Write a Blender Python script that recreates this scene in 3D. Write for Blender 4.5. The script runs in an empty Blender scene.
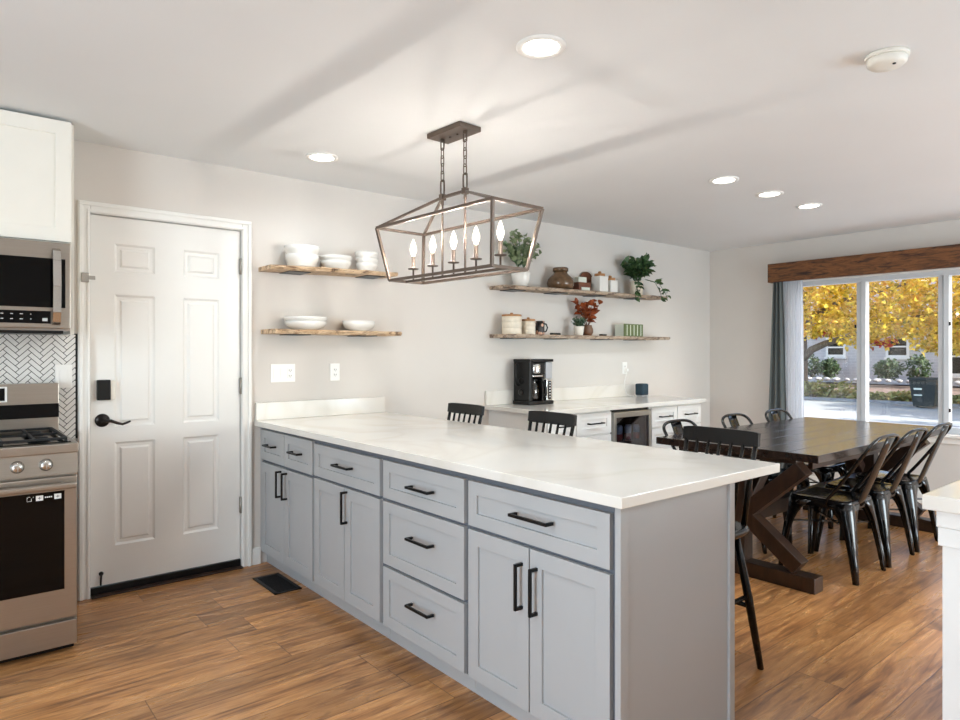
import bpy, bmesh, math, random
from mathutils import Vector, Matrix
PI = math.pi
SC = bpy.context.scene
C = SC.collection
random.seed(7)

# ------------------------------------------------------------------ camera
cam = bpy.data.objects.new('camera', bpy.data.cameras.new('camera'))
C.objects.link(cam)
cam.data.sensor_width = 36.0
cam.data.lens = 36.0 * 662.4 / 960.0
cam.data.shift_y = -7.0 / 960.0
cam.data.clip_start = 0.05
cam.data.clip_end = 300
HEAD = math.atan2(805, 662.4)
cam.location = (0, 0, 1.31)
cam.rotation_euler = (PI / 2, 0, HEAD - PI / 2)
SC.camera = cam
# ------------------------------------------------------------------ colour management, world, sun
SC.view_settings.view_transform = 'Standard'
SC.view_settings.look = 'None'
SC.view_settings.gamma = 1
SC.view_settings.use_curve_mapping = False
SC.view_settings.exposure = 0.50
SC.cycles.use_denoising = True
SC.cycles.max_bounces = 10
SC.cycles.diffuse_bounces = 6
SC.cycles.transparent_max_bounces = 16
SC.cycles.sample_clamp_indirect = 6
SC.cycles.caustics_reflective = False
SC.cycles.caustics_refractive = False
CAN_W = 5.0        # watts of one recessed downlight
BULB_E = 2900.0       # emission of the candle bulbs
SUN_E = 8.0
SKY_E = 0.5
w = bpy.data.worlds.new('sky'); SC.world = w
w.use_nodes = True
nt = w.node_tree
sky = nt.nodes.new('ShaderNodeTexSky')
sky.sky_type = 'NISHITA'; sky.sun_disc = False
sky.sun_elevation = math.radians(38); sky.sun_rotation = math.radians(160)
sky.air_density = 1.0; sky.dust_density = 2.0
bg = nt.nodes['Background']
nt.links.new(sky.outputs[0], bg.inputs[0]); bg.inputs[1].default_value = SKY_E
sun = bpy.data.objects.new('sun', bpy.data.lights.new('sun', 'SUN'))
C.objects.link(sun)
sun.data.energy = SUN_E; sun.data.angle = math.radians(0.6); sun.data.color = (1, .95, .86)
sd = Vector((.12, .85, -.62))          # travel direction of the sunlight
sun.rotation_euler = sd.to_track_quat('-Z', 'Y').to_euler()
sun.location = (20, -20, 20)

def fill_light(loc, direction, sx, sy, watts, col=(.74, .89, 1)):  # area lamp added outside the view to brighten the room
    la = bpy.data.lights.new('fill_light', 'AREA'); la.shape = 'RECTANGLE'; la.size = sx; la.size_y = sy; la.energy = watts; la.color = col
    o = bpy.data.objects.new('fill_light', la); C.objects.link(o); o.location = loc
    o.rotation_euler = Vector(direction).to_track_quat('-Z', 'Z').to_euler(); return o
fill_light((-2.55, .9, 1.2), (1, 0, .42), 2.4, 1.5, 125)        # added fill lamp outside the left wall opening, brightens ceiling and cabinet fronts
fill_light((4.9, -2.85, .8), (0, 1, .5), 2.6, 1.8, 135, (.60, .83, 1))         # added fill lamp behind the viewpoint, aimed up to brighten the dining side

# ------------------------------------------------------------------ materials
def L(r, g, b):
    f = lambda c: (c / 255 / 12.92) if c / 255 <= .04045 else ((c / 255 + .055) / 1.055) ** 2.4
    return (f(r), f(g), f(b), 1)
class NT:
    def __init__(s, name):
        s.m = bpy.data.materials.new(name); s.m.use_nodes = True
        s.t = s.m.node_tree; s.b = s.t.nodes['Principled BSDF']; s.out = s.t.nodes['Material Output']
    def n(s, typ, **kw):
        x = s.t.nodes.new(typ)
        for k, v in kw.items(): setattr(x, k, v)
        return x
    def l(s, a, b): s.t.links.new(a, b)
    def coord(s, scale=(1, 1, 1), loc=(0, 0, 0), rot=(0, 0, 0)):
        tc = s.n('ShaderNodeTexCoord'); mp = s.n('ShaderNodeMapping')
        mp.inputs['Scale'].default_value = scale; mp.inputs['Location'].default_value = loc; mp.inputs['Rotation'].default_value = rot
        s.l(tc.outputs['Object'], mp.inputs[0]); return mp.outputs[0]
    def noise(s, vec, scale=5, detail=4, rough=.5, dist=0):
        x = s.n('ShaderNodeTexNoise'); x.inputs['Scale'].default_value = scale; x.inputs['Detail'].default_value = detail
        x.inputs['Roughness'].default_value = rough; x.inputs['Distortion'].default_value = dist
        s.l(vec, x.inputs['Vector']); return x.outputs['Fac']
    def ramp(s, fac, stops):
        x = s.n('ShaderNodeValToRGB'); e = x.color_ramp.elements
        while len(e) < len(stops): e.new(.5)
        for i, (p, c) in enumerate(stops): e[i].position = p; e[i].color = c
        s.l(fac, x.inputs[0]); return x.outputs[0]
    def mix(s, fac, a, b, typ='MIX'):
        x = s.n('ShaderNodeMix', data_type='RGBA', blend_type=typ)
        for sock, v in ((x.inputs[0], fac), (x.inputs[6], a), (x.inputs[7], b)):
            if hasattr(v, 'links'): s.l(v, sock)
            else: sock.default_value = v
        return x.outputs[2]
    def math(s, op, a, b=None):
        x = s.n('ShaderNodeMath', operation=op)
        for i, v in enumerate((a, b)):
            if v is None: continue
            if hasattr(v, 'links'): s.l(v, x.inputs[i])
            else: x.inputs[i].default_value = v
        return x.outputs[0]
    def bump(s, h, strength=.2, dist=.01):
        x = s.n('ShaderNodeBump'); x.inputs['Strength'].default_value = strength; x.inputs['Distance'].default_value = dist
        s.l(h, x.inputs['Height']); s.l(x.outputs[0], s.b.inputs['Normal'])
    def set(s, **kw):
        for k, v in kw.items():
            sock = s.b.inputs[k.replace('_', ' ')]
            if hasattr(v, 'links'): s.l(v, sock)
            else: sock.default_value = v
        return s
def plain(name, col, rough=.5, metal=0, var=.04, scale=8, spec=.5, bump=0):
    k = NT(name); v = k.coord()
    f = k.noise(v, scale)
    a = tuple(min(1, c * (1 + var)) for c in col[:3]) + (1,); b = tuple(c * (1 - var) for c in col[:3]) + (1,)
    k.set(Base_Color=k.ramp(f, [(.3, b), (.7, a)]), Roughness=rough, Metallic=metal)
    k.b.inputs['Specular IOR Level'].default_value = spec
    if bump: k.bump(k.noise(v, scale * 12, 2), bump, .002)
    return k.m
def emis(name, col, e):
    k = NT(name); k.set(Base_Color=(.8, .8, .8, 1), Emission_Color=col, Emission_Strength=e); return k.m
def wood(name, stops, stretch=(1.2, 14, 14), rough=.5, knots=None, scale=2.2, dist=1.2):
    k = NT(name); v = k.coord(stretch)
    f = k.noise(v, scale, 8, .62, dist)
    c = k.ramp(f, stops)
    if knots:
        v2 = k.coord(tuple(x * .32 for x in stretch))
        g = k.noise(v2, 3.1, 3, .6, 2.0)
        c = k.mix(k.ramp(g, [(.52, (0, 0, 0, 1)), (.68, (1, 1, 1, 1))]), c, knots)
    k.set(Base_Color=c, Roughness=rough); k.bump(f, .15, .004)
    return k.m
def brushed(name, col, rough=.3, stretch=(1, 60, 60)):
    k = NT(name); f = k.noise(k.coord(stretch), 6, 3)
    a = tuple(c * .93 for c in col[:3]) + (1,)
    k.set(Base_Color=k.ramp(f, [(.3, a), (.7, col)]), Roughness=rough, Metallic=.92); return k.m
def glass(name, tint=(1, 1, 1, 1), gloss=.06):
    k = NT(name)
    tr = k.n('ShaderNodeBsdfTransparent'); tr.inputs[0].default_value = tint
    gl = k.n('ShaderNodeBsdfGlossy'); gl.inputs['Roughness'].default_value = .02
    mx = k.n('ShaderNodeMixShader'); mx.inputs[0].default_value = gloss
    k.l(tr.outputs[0], mx.inputs[1]); k.l(gl.outputs[0], mx.inputs[2]); k.l(mx.outputs[0], k.out.inputs[0])
    return k.m

M = {}
M['wall'] = plain('wall_paint', L(213, 207, 200), .85, var=.012, scale=3, spec=.2, bump=.05)
M['ceil'] = plain('ceiling_paint', L(226, 227, 227), .9, var=.01, scale=2, spec=.2, bump=.05)
M['trim'] = plain('trim_paint', L(236, 234, 229), .45, var=.01)
M['door'] = plain('door_paint', L(232, 230, 225), .42, var=.012, scale=5)
M['upper'] = plain('white_cabinet_paint', L(236, 232, 222), .42, var=.01)
M['white_cab'] = plain('bar_cabinet_paint', L(232, 231, 228), .45, var=.01)
M['grey_cab'] = plain('grey_cabinet_paint', L(170, 170, 170), .45, var=.015, scale=4)
M['carcass'] = plain('carcass_paint', L(98, 101, 108), .55, var=.02)
M['black'] = plain('black_metal', L(16, 15, 15), .35, .2, var=.05, spec=.35)
M['blackp'] = plain('black_plastic', L(15, 14, 14), .35, var=.08, spec=.3)
M['blackgl'] = plain('black_glass', L(5, 5, 6), .06, var=.05, spec=.2)
M['iron'] = plain('cast_iron', L(26, 27, 29), .55, .3, var=.1)
M['steel'] = brushed('stainless_steel', L(172, 164, 154), .32)
M['steelv'] = brushed('stainless_upright', L(182, 177, 170), .28, (60, 60, 1))
M['chrome'] = plain('polished_steel', L(200, 198, 194), .2, .95, var=.03)
M['nickel'] = plain('hinge_nickel', L(168, 164, 156), .35, .9, var=.03)
M['bronze'] = plain('lantern_bronze', L(100, 86, 76), .42, .5, var=.1, scale=20)
M['orb'] = plain('lever_bronze', L(38, 32, 30), .3, .6, var=.08)
M['ceramic'] = plain('white_ceramic', L(226, 223, 217), .22, var=.01)
M['plastic'] = plain('white_plastic', L(238, 236, 231), .4, var=.01)
M['dark'] = plain('slot_dark', L(40, 38, 36), .6)
M['grout'] = plain('dark_grout', L(38, 36, 36), .9, var=.1)
M['tile'] = plain('white_tile', L(228, 226, 221), .22, var=.03, scale=14)
M['stool'] = plain('black_lacquer', L(15, 14, 14), .26, var=.1, spec=.35)
M['chair'] = plain('black_chair_metal', L(13, 13, 14), .17, .0, var=.08, spec=.55)
M['stone'] = plain('edging_stone', L(150, 150, 152), .9, var=.2)
M['soil'] = plain('soil', L(52, 40, 32), .95, var=.3, scale=40)
M['glass'] = glass('window_glass')
M['tint'] = glass('tinted_glass', (.72, .71, .76, 1), .10)
M['carafe'] = glass('carafe_glass', (.75, .72, .70, 1), .14)
M['lamp'] = emis('downlight_lens', (1, .97, .92, 1), 9)
def m_bulb():
    k = NT('candle_bulb_glass'); tr = k.n('ShaderNodeBsdfTransparent'); em = k.n('ShaderNodeEmission'); ad = k.n('ShaderNodeAddShader')
    em.inputs[0].default_value = (1, .90, .74, 1); em.inputs[1].default_value = 2.2
    k.l(tr.outputs[0], ad.inputs[0]); k.l(em.outputs[0], ad.inputs[1]); k.l(ad.outputs[0], k.out.inputs[0]); return k.m
M['bulb'] = m_bulb()
M['filament'] = emis('candle_filament', (1, .93, .84, 1), BULB_E)
M['vinyl'] = plain('window_vinyl', L(196, 199, 202), .4, var=.01)
M['teal'] = plain('speaker_fabric', L(38, 58, 70), .85, var=.2, scale=120, bump=.3)
M['grey_res'] = plain('grey_reservoir', L(168, 168, 170), .3, var=.03)

def m_floor():
    k = NT('plank_floor'); PW, PL = .182, 1.22
    tc = k.n('ShaderNodeTexCoord'); sp = k.n('ShaderNodeSeparateXYZ'); k.l(tc.outputs['Object'], sp.inputs[0])
    ry = k.math('DIVIDE', sp.outputs[1], PW); row = k.math('FLOOR', ry)
    wn = k.n('ShaderNodeTexWhiteNoise', noise_dimensions='1D'); k.l(row, wn.inputs['W'])
    rx = k.math('ADD', k.math('DIVIDE', sp.outputs[0], PL), k.math('MULTIPLY', wn.outputs[0], 7.31)); col = k.math('FLOOR', rx)
    cb = k.n('ShaderNodeCombineXYZ'); k.l(row, cb.inputs[0]); k.l(col, cb.inputs[1])
    w2 = k.n('ShaderNodeTexWhiteNoise', noise_dimensions='2D'); k.l(cb.outputs[0], w2.inputs['Vector'])
    # grain runs along x, shifted plank by plank
    off = k.n('ShaderNodeVectorMath', operation='MULTIPLY'); k.l(w2.outputs[1], off.inputs[0]); off.inputs[1].default_value = (30, 30, 30)
    ad = k.n('ShaderNodeVectorMath', operation='ADD'); k.l(tc.outputs['Object'], ad.inputs[0]); k.l(off.outputs[0], ad.inputs[1])
    mp = k.n('ShaderNodeMapping'); mp.inputs['Scale'].default_value = (1.0, 11, 1); k.l(ad.outputs[0], mp.inputs[0])
    g = k.noise(mp.outputs[0], 2.6, 9, .62, .9)
    mp2 = k.n('ShaderNodeMapping'); mp2.inputs['Scale'].default_value = (.9, 4.2, 1); k.l(ad.outputs[0], mp2.inputs[0])
    h = k.noise(mp2.outputs[0], 2.2, 4, .6, 1.8)
    c = k.ramp(g, [(.30, L(108, 70, 41)), (.46, L(166, 115, 69)), (.62, L(197, 145, 93)), (.76, L(144, 99, 60))])
    c = k.mix(k.ramp(h, [(.56, (0, 0, 0, 1)), (.74, (.75, .75, .75, 1))]), c, L(98, 62, 38))
    tone = k.ramp(w2.outputs[0], [(0, (.78, .76, .74, 1)), (.5, (1, 1, 1, 1)), (1, (1.2, 1.17, 1.14, 1))])
    c = k.mix(1.0, c, tone, 'MULTIPLY')
    fy = k.math('ABSOLUTE', k.math('SUBTRACT', k.math('FRACT', ry), .5)); fx = k.math('ABSOLUTE', k.math('SUBTRACT', k.math('FRACT', rx), .5))
    gap = k.math('MAXIMUM', k.math('GREATER_THAN', fy, .489), k.math('GREATER_THAN', fx, .4985))
    c = k.mix(k.math('MULTIPLY', gap, .62), c, L(62, 38, 24))
    k.set(Base_Color=c, Roughness=k.ramp(g, [(.3, (.32, .32, .32, 1)), (.8, (.24, .24, .24, 1))]))
    k.bump(k.math('SUBTRACT', g, k.math('MULTIPLY', gap, 1.5)), .04, .003)
    return k.m
M['floor'] = m_floor()
def m_quartz():
    k = NT('white_quartz'); v = k.coord((1, 1, 1), rot=(0, 0, .5))
    f = k.noise(v, 1.1, 3, .5, 1.0)
    vein = k.math('ABSOLUTE', k.math('SUBTRACT', f, .5))
    c = k.ramp(vein, [(0, L(216, 210, 200)), (.05, L(222, 217, 209)), (.2, L(224, 220, 213))])
    k.set(Base_Color=c, Roughness=.16); return k.m
M['quartz'] = m_quartz()
M['live'] = wood('live_edge_wood', [(.34, L(92, 66, 46)), (.43, L(184, 152, 118)), (.60, L(214, 188, 156)), (.70, L(116, 86, 62))], (4, 9, 12), .6, L(84, 60, 42))
M['livegrey'] = wood('weathered_live_edge_wood', [(.34, L(88, 70, 58)), (.43, L(168, 146, 124)), (.60, L(190, 170, 150)), (.70, L(108, 88, 74))], (4, 9, 12), .65, L(80, 62, 50))
M['beam'] = wood('rustic_beam_wood', [(.30, L(44, 24, 12)), (.43, L(96, 58, 28)), (.60, L(126, 80, 42)), (.74, L(70, 40, 20))], (20, 2.6, 16), .7, L(40, 23, 13))
M['tabletop'] = wood('dark_table_top_wood', [(.25, L(24, 18, 15)), (.5, L(44, 33, 28)), (.75, L(62, 48, 41)), (.9, L(32, 24, 20))], (1, 8, 8), .20)
M['tablewood'] = wood('dark_table_wood', [(.25, L(26, 16, 11)), (.5, L(48, 31, 21)), (.75, L(64, 43, 30)), (.9, L(34, 22, 15))], (6, 6, 2), .36)
M['lidwood'] = wood('lid_wood', [(.3, L(150, 100, 58)), (.7, L(192, 142, 92))], (3, 12, 12), .5)
M['brownwood'] = wood('brown_wood', [(.3, L(84, 44, 26)), (.7, L(128, 74, 44))], (3, 12, 12), .5)
M['stone_ware'] = plain('cream_stoneware', L(222, 210, 190), .5, var=.08, scale=30)
M['jar'] = plain('brown_jar_glass', L(104, 80, 58), .10, .1, var=.25, scale=25)
M['brownpot'] = plain('brown_pot', L(112, 78, 54), .45, var=.15)
M['creampot'] = plain('cream_pot', L(226, 219, 206), .5, var=.05)
def m_leaf(name, cols, scale=9, rough=.45, trans=.25):
    k = NT(name); f = k.noise(k.coord(), scale, 2)
    n = len(cols)
    k.set(Base_Color=k.ramp(f, [(.3 + .4 * i / max(1, n - 1), c) for i, c in enumerate(cols)]), Roughness=rough)
    if trans:
        tl = k.n('ShaderNodeBsdfTranslucent'); mx = k.n('ShaderNodeMixShader'); mx.inputs[0].default_value = trans
        k.l(k.b.inputs['Base Color'].links[0].from_socket, tl.inputs[0])
        k.l(k.b.outputs[0], mx.inputs[1]); k.l(tl.outputs[0], mx.inputs[2]); k.l(mx.outputs[0], k.out.inputs[0])
    return k.m
M['leaf_euc'] = m_leaf('eucalyptus_leaf', [L(104, 122, 84), L(156, 168, 132)], 20)
M['leaf_dark'] = m_leaf('ivy_leaf', [L(34, 60, 34), L(92, 124, 76)], 20)
M['leaf_suc'] = m_leaf('succulent_leaf', [L(60, 86, 66), L(120, 140, 116)], 40)
M['leaf_rust'] = m_leaf('rust_leaf', [L(120, 50, 24), L(178, 92, 50)], 20)
M['leaf_gold'] = m_leaf('autumn_gold_leaf', [L(136, 136, 40), L(214, 184, 48), L(250, 226, 100), L(226, 166, 52)], 3.4, .5, .5)
M['leaf_red'] = m_leaf('autumn_red_leaf', [L(176, 44, 44), L(222, 100, 84)], 2, .5, .4)
M['shrub'] = m_leaf('shrub_leaf', [L(40, 62, 40), L(86, 110, 66)], 3, .6, .15)
M['cover'] = m_leaf('ground_cover_leaf', [L(96, 110, 62), L(170, 170, 110), L(190, 170, 110)], 3, .7, .2)
M['bark'] = wood('bark', [(.3, L(74, 66, 58)), (.7, L(128, 116, 102))], (6, 6, 1), .9)
def m_curt(name, col, tr):
    k = NT(name); f = k.noise(k.coord((40, 40, 4)), 6, 2); a = tuple(c * .92 for c in col[:3]) + (1,)
    c = k.ramp(f, [(.3, a), (.7, col)]); k.set(Base_Color=c, Roughness=.9)
    tl = k.n('ShaderNodeBsdfTranslucent'); k.l(c, tl.inputs[0])
    m1 = k.n('ShaderNodeMixShader'); m1.inputs[0].default_value = .45 if tr else .05
    k.l(k.b.outputs[0], m1.inputs[1]); k.l(tl.outputs[0], m1.inputs[2]); last = m1
    if tr:
        t2 = k.n('ShaderNodeBsdfTransparent'); m2 = k.n('ShaderNodeMixShader'); m2.inputs[0].default_value = tr
        k.l(m1.outputs[0], m2.inputs[1]); k.l(t2.outputs[0], m2.inputs[2]); last = m2
    k.l(last.outputs[0], k.out.inputs[0]); return k.m
M['drape'] = m_curt('charcoal_green_drape', L(98, 103, 101), 0)
M['sheer'] = m_curt('white_sheer', L(238, 240, 244), .16)
def m_brick():
    k = NT('grey_brick'); b = k.n('ShaderNodeTexBrick')
    tc = k.n('ShaderNodeTexCoord'); sp = k.n('ShaderNodeSeparateXYZ'); cb = k.n('ShaderNodeCombineXYZ')
    k.l(tc.outputs['Object'], sp.inputs[0]); k.l(sp.outputs[1], cb.inputs[0]); k.l(sp.outputs[2], cb.inputs[1]); k.l(cb.outputs[0], b.inputs['Vector'])
    b.inputs['Color1'].default_value = L(196, 195, 197); b.inputs['Color2'].default_value = L(188, 187, 190); b.inputs['Mortar'].default_value = L(206, 205, 207)
    b.inputs['Scale'].default_value = 1; b.inputs['Brick Width'].default_value = .4; b.inputs['Row Height'].default_value = .15; b.inputs['Mortar Size'].default_value = .012
    k.set(Base_Color=b.outputs[0], Roughness=.9); return k.m
M['brick'] = m_brick()
def m_ground(name, stops, scale, rough=.95):
    k = NT(name); f = k.noise(k.coord(), scale, 8, .7); k.set(Base_Color=k.ramp(f, stops), Roughness=rough); return k.m
M['lawn'] = m_ground('leafy_lawn', [(.36, L(74, 66, 54)), (.47, L(104, 86, 76)), (.55, L(122, 102, 94)), (.66, L(98, 100, 68))], 3.5)
M['street'] = m_ground('pale_concrete', [(.3, L(138, 142, 142)), (.7, L(158, 162, 162))], .8)
M['roof'] = plain('roof_shingle', L(110, 104, 102), .9, var=.2, scale=6)
M['bin'] = plain('bin_plastic', L(38, 43, 41), .6, var=.1)
M['greenbox'] = plain('green_stripe', L(92, 106, 60), .5, var=.15, scale=30)
M['palebox'] = plain('pale_card', L(216, 220, 206), .5, var=.03)
M['can_blue'] = plain('can_blue', L(150, 178, 206), .3, .4, var=.15)
M['can_red'] = plain('can_red', L(140, 60, 62), .35, .3, var=.1)
M['mugpat'] = None
def m_mug():
    k = NT('mug_pattern'); vo = k.n('ShaderNodeTexVoronoi'); vo.inputs['Scale'].default_value = 34; k.l(k.coord(), vo.inputs['Vector'])
    k.set(Base_Color=k.ramp(vo.outputs['Distance'], [(.42, L(210, 164, 138)), (.5, L(30, 24, 24))]), Roughness=.35); return k.m
M['mugpat'] = m_mug()
M['coffee'] = plain('coffee', L(30, 16, 10), .2)
M['vent'] = plain('register_metal', L(34, 32, 32), .5, .4)
M['amberlcd'] = plain('panel_mark', L(200, 200, 200), .5)
M['smoke'] = plain('detector_plastic', L(230, 226, 216), .5, var=.01)

# ------------------------------------------------------------------ mesh helpers
class MB:
    """collects shapes in one bmesh; build() links them as ONE mesh object"""
    def __init__(s, X=None): s.bm = bmesh.new(); s.X = X
    def _add(s, verts, faces, smooth=False):
        X = s.X
        vs = [s.bm.verts.new(X(*v) if X else v) for v in verts]
        fs = []
        for f in faces:
            try:
                q = s.bm.faces.new([vs[i] for i in f]); q.smooth = smooth; fs.append(q)
            except ValueError: pass
        return vs, fs
    def box(s, x0, x1, y0, y1, z0, z1, bev=0, seg=2):
        vs, fs = s._add([(x0, y0, z0), (x1, y0, z0), (x1, y1, z0), (x0, y1, z0), (x0, y0, z1), (x1, y0, z1), (x1, y1, z1), (x0, y1, z1)],
                        [(3, 2, 1, 0), (4, 5, 6, 7), (0, 1, 5, 4), (1, 2, 6, 5), (2, 3, 7, 6), (3, 0, 4, 7)])
        if bev:
            es = list({e for f in fs for e in f.edges})
            bmesh.ops.bevel(s.bm, geom=es, offset=bev, segments=seg, profile=.6, affect='EDGES')
        return s
    def bar(s, a, b, w, h=None, up=(0, 0, 1), bev=0, w2=None, h2=None):
        """square-section bar from a to b; w across, h along 'up'"""
        a, b = Vector(a), Vector(b); h = h or w; w2 = w2 or w; h2 = h2 or h
        d = (b - a).normalized(); u = Vector(up)
        sx = d.cross(u)
        if sx.length < 1e-4: sx = d.cross(Vector((0, 1, 0)))
        sx.normalize(); u = sx.cross(d).normalized()
        V = []
        for p, ww, hh in ((a, w, h), (b, w2, h2)):
            for i, j in ((-1, -1), (1, -1), (1, 1), (-1, 1)): V.append(tuple(p + sx * (i * ww / 2) + u * (j * hh / 2)))
        vs, fs = s._add(V, [(3, 2, 1, 0), (4, 5, 6, 7), (0, 1, 5, 4), (1, 2, 6, 5), (2, 3, 7, 6), (3, 0, 4, 7)])
        if bev:
            es = list({e for f in fs for e in f.edges}); bmesh.ops.bevel(s.bm, geom=es, offset=bev, segments=2, profile=.6, affect='EDGES')
        return s
    def tube(s, pts, r, n=10, closed=False, flat=1.0, up=(0, 0, 1)):
        """round tube along pts; r is a radius or a list of them"""
        P = [Vector(p) for p in pts]; N = len(P); rs = r if isinstance(r, (list, tuple)) else [r] * N
        V = []; F = []; prev = None
        for i, p in enumerate(P):
            if closed: t = (P[(i + 1) % N] - P[i - 1])
            else: t = P[min(i + 1, N - 1)] - P[max(i - 1, 0)]
            t.normalize()
            if prev is None:
                x = t.cross(Vector(up))
                if x.length < 1e-3: x = t.cross(Vector((1, 0, 0)))
            else: x = prev - t * prev.dot(t)
            x.normalize(); prev = x; y = t.cross(x)
            for k in range(n):
                a = 2 * PI * k / n; V.append(tuple(p + x * (math.cos(a) * rs[i]) + y * (math.sin(a) * rs[i] * flat)))
        for i in range(N if closed else N - 1):
            j = (i + 1) % N
            for k in range(n): F.append((i * n + k, i * n + (k + 1) % n, j * n + (k + 1) % n, j * n + k))
        if not closed: F += [tuple(range(n - 1, -1, -1)), tuple((N - 1) * n + k for k in range(n))]
        s._add(V, F, True); return s
    def lathe(s, prof, c=(0, 0, 0), n=28, ax='z', cap=True):
        """(radius, height) pairs turned about an axis through c"""
        V = []; F = []; m = len(prof)
        for r, h in prof:
            for k in range(n):
                a = 2 * PI * k / n; u, v = r * math.cos(a), r * math.sin(a)
                V.append({'z': (c[0] + u, c[1] + v, c[2] + h), 'y': (c[0] + u, c[1] + h, c[2] + v), 'x': (c[0] + h, c[1] + u, c[2] + v)}[ax])
        for i in range(m - 1):
            for k in range(n): F.append((i * n + k, i * n + (k + 1) % n, (i + 1) * n + (k + 1) % n, (i + 1) * n + k))
        if cap: F += [tuple(range(n - 1, -1, -1)), tuple((m - 1) * n + k for k in range(n))]
        s._add(V, F, True); return s
    def prism(s, poly, z0, z1, ax='z'):
        n = len(poly); T = {'z': lambda a, b, h: (a, b, h), 'y': lambda a, b, h: (a, h, b), 'x': lambda a, b, h: (h, a, b)}[ax]
        V = [T(a, b, z0) for a, b in poly] + [T(a, b, z1) for a, b in poly]
        F = [tuple(range(n - 1, -1, -1)), tuple(range(n, 2 * n))] + [(i, (i + 1) % n, n + (i + 1) % n, n + i) for i in range(n)]
        s._add(V, F); return s
    def leaf(s, p, d, ln, wd, up=None, fold=.25):
        p, d = Vector(p), Vector(d).normalized(); up = Vector(up) if up else Vector((random.uniform(-1, 1), random.uniform(-1, 1), 1))
        x = d.cross(up)
        if x.length < 1e-3: x = d.cross(Vector((1, 0, 0)))
        x.normalize(); n = x.cross(d)
        c1 = p + d * ln * .35 + n * (ln * .05); c2 = p + d * ln * .7 + n * (ln * .04); e = p + d * ln
        q = [p, c1 + x * wd * .5 + n * wd * fold, c2 + x * wd * .38 + n * wd * fold, e, c2 - x * wd * .38 + n * wd * fold, c1 - x * wd * .5 + n * wd * fold, c1, c2]
        s._add([tuple(v) for v in q], [(0, 1, 6), (1, 2, 7, 6), (2, 3, 7), (3, 4, 7), (4, 5, 6, 7), (5, 0, 6)], True); return s
    def build(s, name, mat, parent=None, kind=None, recalc=True):
        if recalc: bmesh.ops.recalc_face_normals(s.bm, faces=s.bm.faces)
        root = parent
        while root is not None and root.parent is not None: root = root.parent
        if root is not None and not root.get('_local') and root.type == 'EMPTY':
            bmesh.ops.translate(s.bm, vec=-Vector(root.location), verts=s.bm.verts)
        me = bpy.data.meshes.new(name); s.bm.to_mesh(me); s.bm.free()
        me.materials.append(mat)
        o = bpy.data.objects.new(name, me); C.objects.link(o)
        if parent is not None: o.parent = parent
        if kind: o['kind'] = kind
        return o
def thing(name, label, cat, loc=(0, 0, 0), group=None, local=False):
    o = bpy.data.objects.new(name, None); C.objects.link(o); o.location = loc; o.empty_display_size = .1
    o['label'] = label; o['category'] = cat
    if group: o['group'] = group
    if local: o['_local'] = 1
    return o
def tag(o, label, cat, group=None, kind=None):
    o['label'] = label; o['category'] = cat
    if group: o['group'] = group
    if kind: o['kind'] = kind
    return o
def rebase(o, p):
    """move a one-mesh thing's origin to p"""
    o.data.transform(Matrix.Translation(-Vector(p))); o.location = p; return o
def dup(root, loc, rotz=0, label=None, group=None):
    r = root.copy(); C.objects.link(r); r.location = loc; r.rotation_euler = (0, 0, rotz)
    if label: r['label'] = label
    if group: r['group'] = group
    for ch in list(root.children):
        c = ch.copy(); C.objects.link(c); c.parent = r
        for g in list(ch.children):
            d = g.copy(); C.objects.link(d); d.parent = c
    return r
def struct(mb, name, mat, label, cat, parent=None):
    o = mb.build(name, mat, parent)
    if parent is None: o['kind'] = 'structure'; o['label'] = label; o['category'] = cat
    return o
def sroot(name, label, cat, loc=(0, 0, 0)):
    o = thing(name, label, cat, loc); o['kind'] = 'structure'; return o

# ------------------------------------------------------------------ room shell
XW, YW, ZC = 6.65, 4.06, 2.435
X0, Y0 = -2.3, -2.6
T = .14
struct(MB().box(X0 - T, XW + T, Y0 - T, YW + T, -.12, 0), 'floor', M['floor'], 'warm brown wood plank floor running through kitchen and dining area', 'floor')
struct(MB().box(X0 - T, XW + T, Y0 - T, YW + T, ZC, ZC + .12), 'ceiling', M['ceil'], 'smooth off-white ceiling with recessed lights', 'ceiling')
b = MB(); DX0, DX1, DZ = .60, 1.49, 2.075
b.box(X0 - T, DX0, YW, YW + T, 0, ZC); b.box(DX1, XW + T, YW, YW + T, 0, ZC); b.box(DX0, DX1, YW, YW + T, DZ, ZC)
struct(b, 'wall_back', M['wall'], 'pale greige wall with the white door and floating shelves', 'wall')
WY0, WY1, WZ0, WZ1 = 1.20, 3.17, .62, 2.03
b = MB(); b.box(XW, XW + T, Y0 - T, WY0, 0, ZC); b.box(XW, XW + T, WY1, YW, 0, ZC)
b.box(XW, XW + T, WY0, WY1, 0, WZ0); b.box(XW, XW + T, WY0, WY1, WZ1, ZC)
struct(b, 'wall_right', M['wall'], 'pale greige wall around the wide dining window', 'wall')
b = MB(); b.box(X0 - T, X0, Y0, -.2, 0, ZC); b.box(X0 - T, X0, 2.0, YW, 0, ZC); b.box(X0 - T, X0, -.2, 2.0, 0, .9); b.box(X0 - T, X0, -.2, 2.0, 2.2, ZC)  # opening added to let the left fill lamp shine in
struct(b, 'wall_left', M['wall'], 'plain greige wall left of the range, out of frame', 'wall')
b = MB(); b.box(X0, 3.6, Y0 - T, Y0, 0, ZC); b.box(6.2, XW, Y0 - T, Y0, 0, ZC); b.box(3.6, 6.2, Y0 - T, Y0, 2.15, ZC); b.box(3.6, 6.2, Y0 - T, Y0, 0, .15)  # opening added for the fill lamp behind the viewpoint
struct(b, 'wall_front', M['wall'], 'plain greige wall behind the viewpoint', 'wall')

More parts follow.
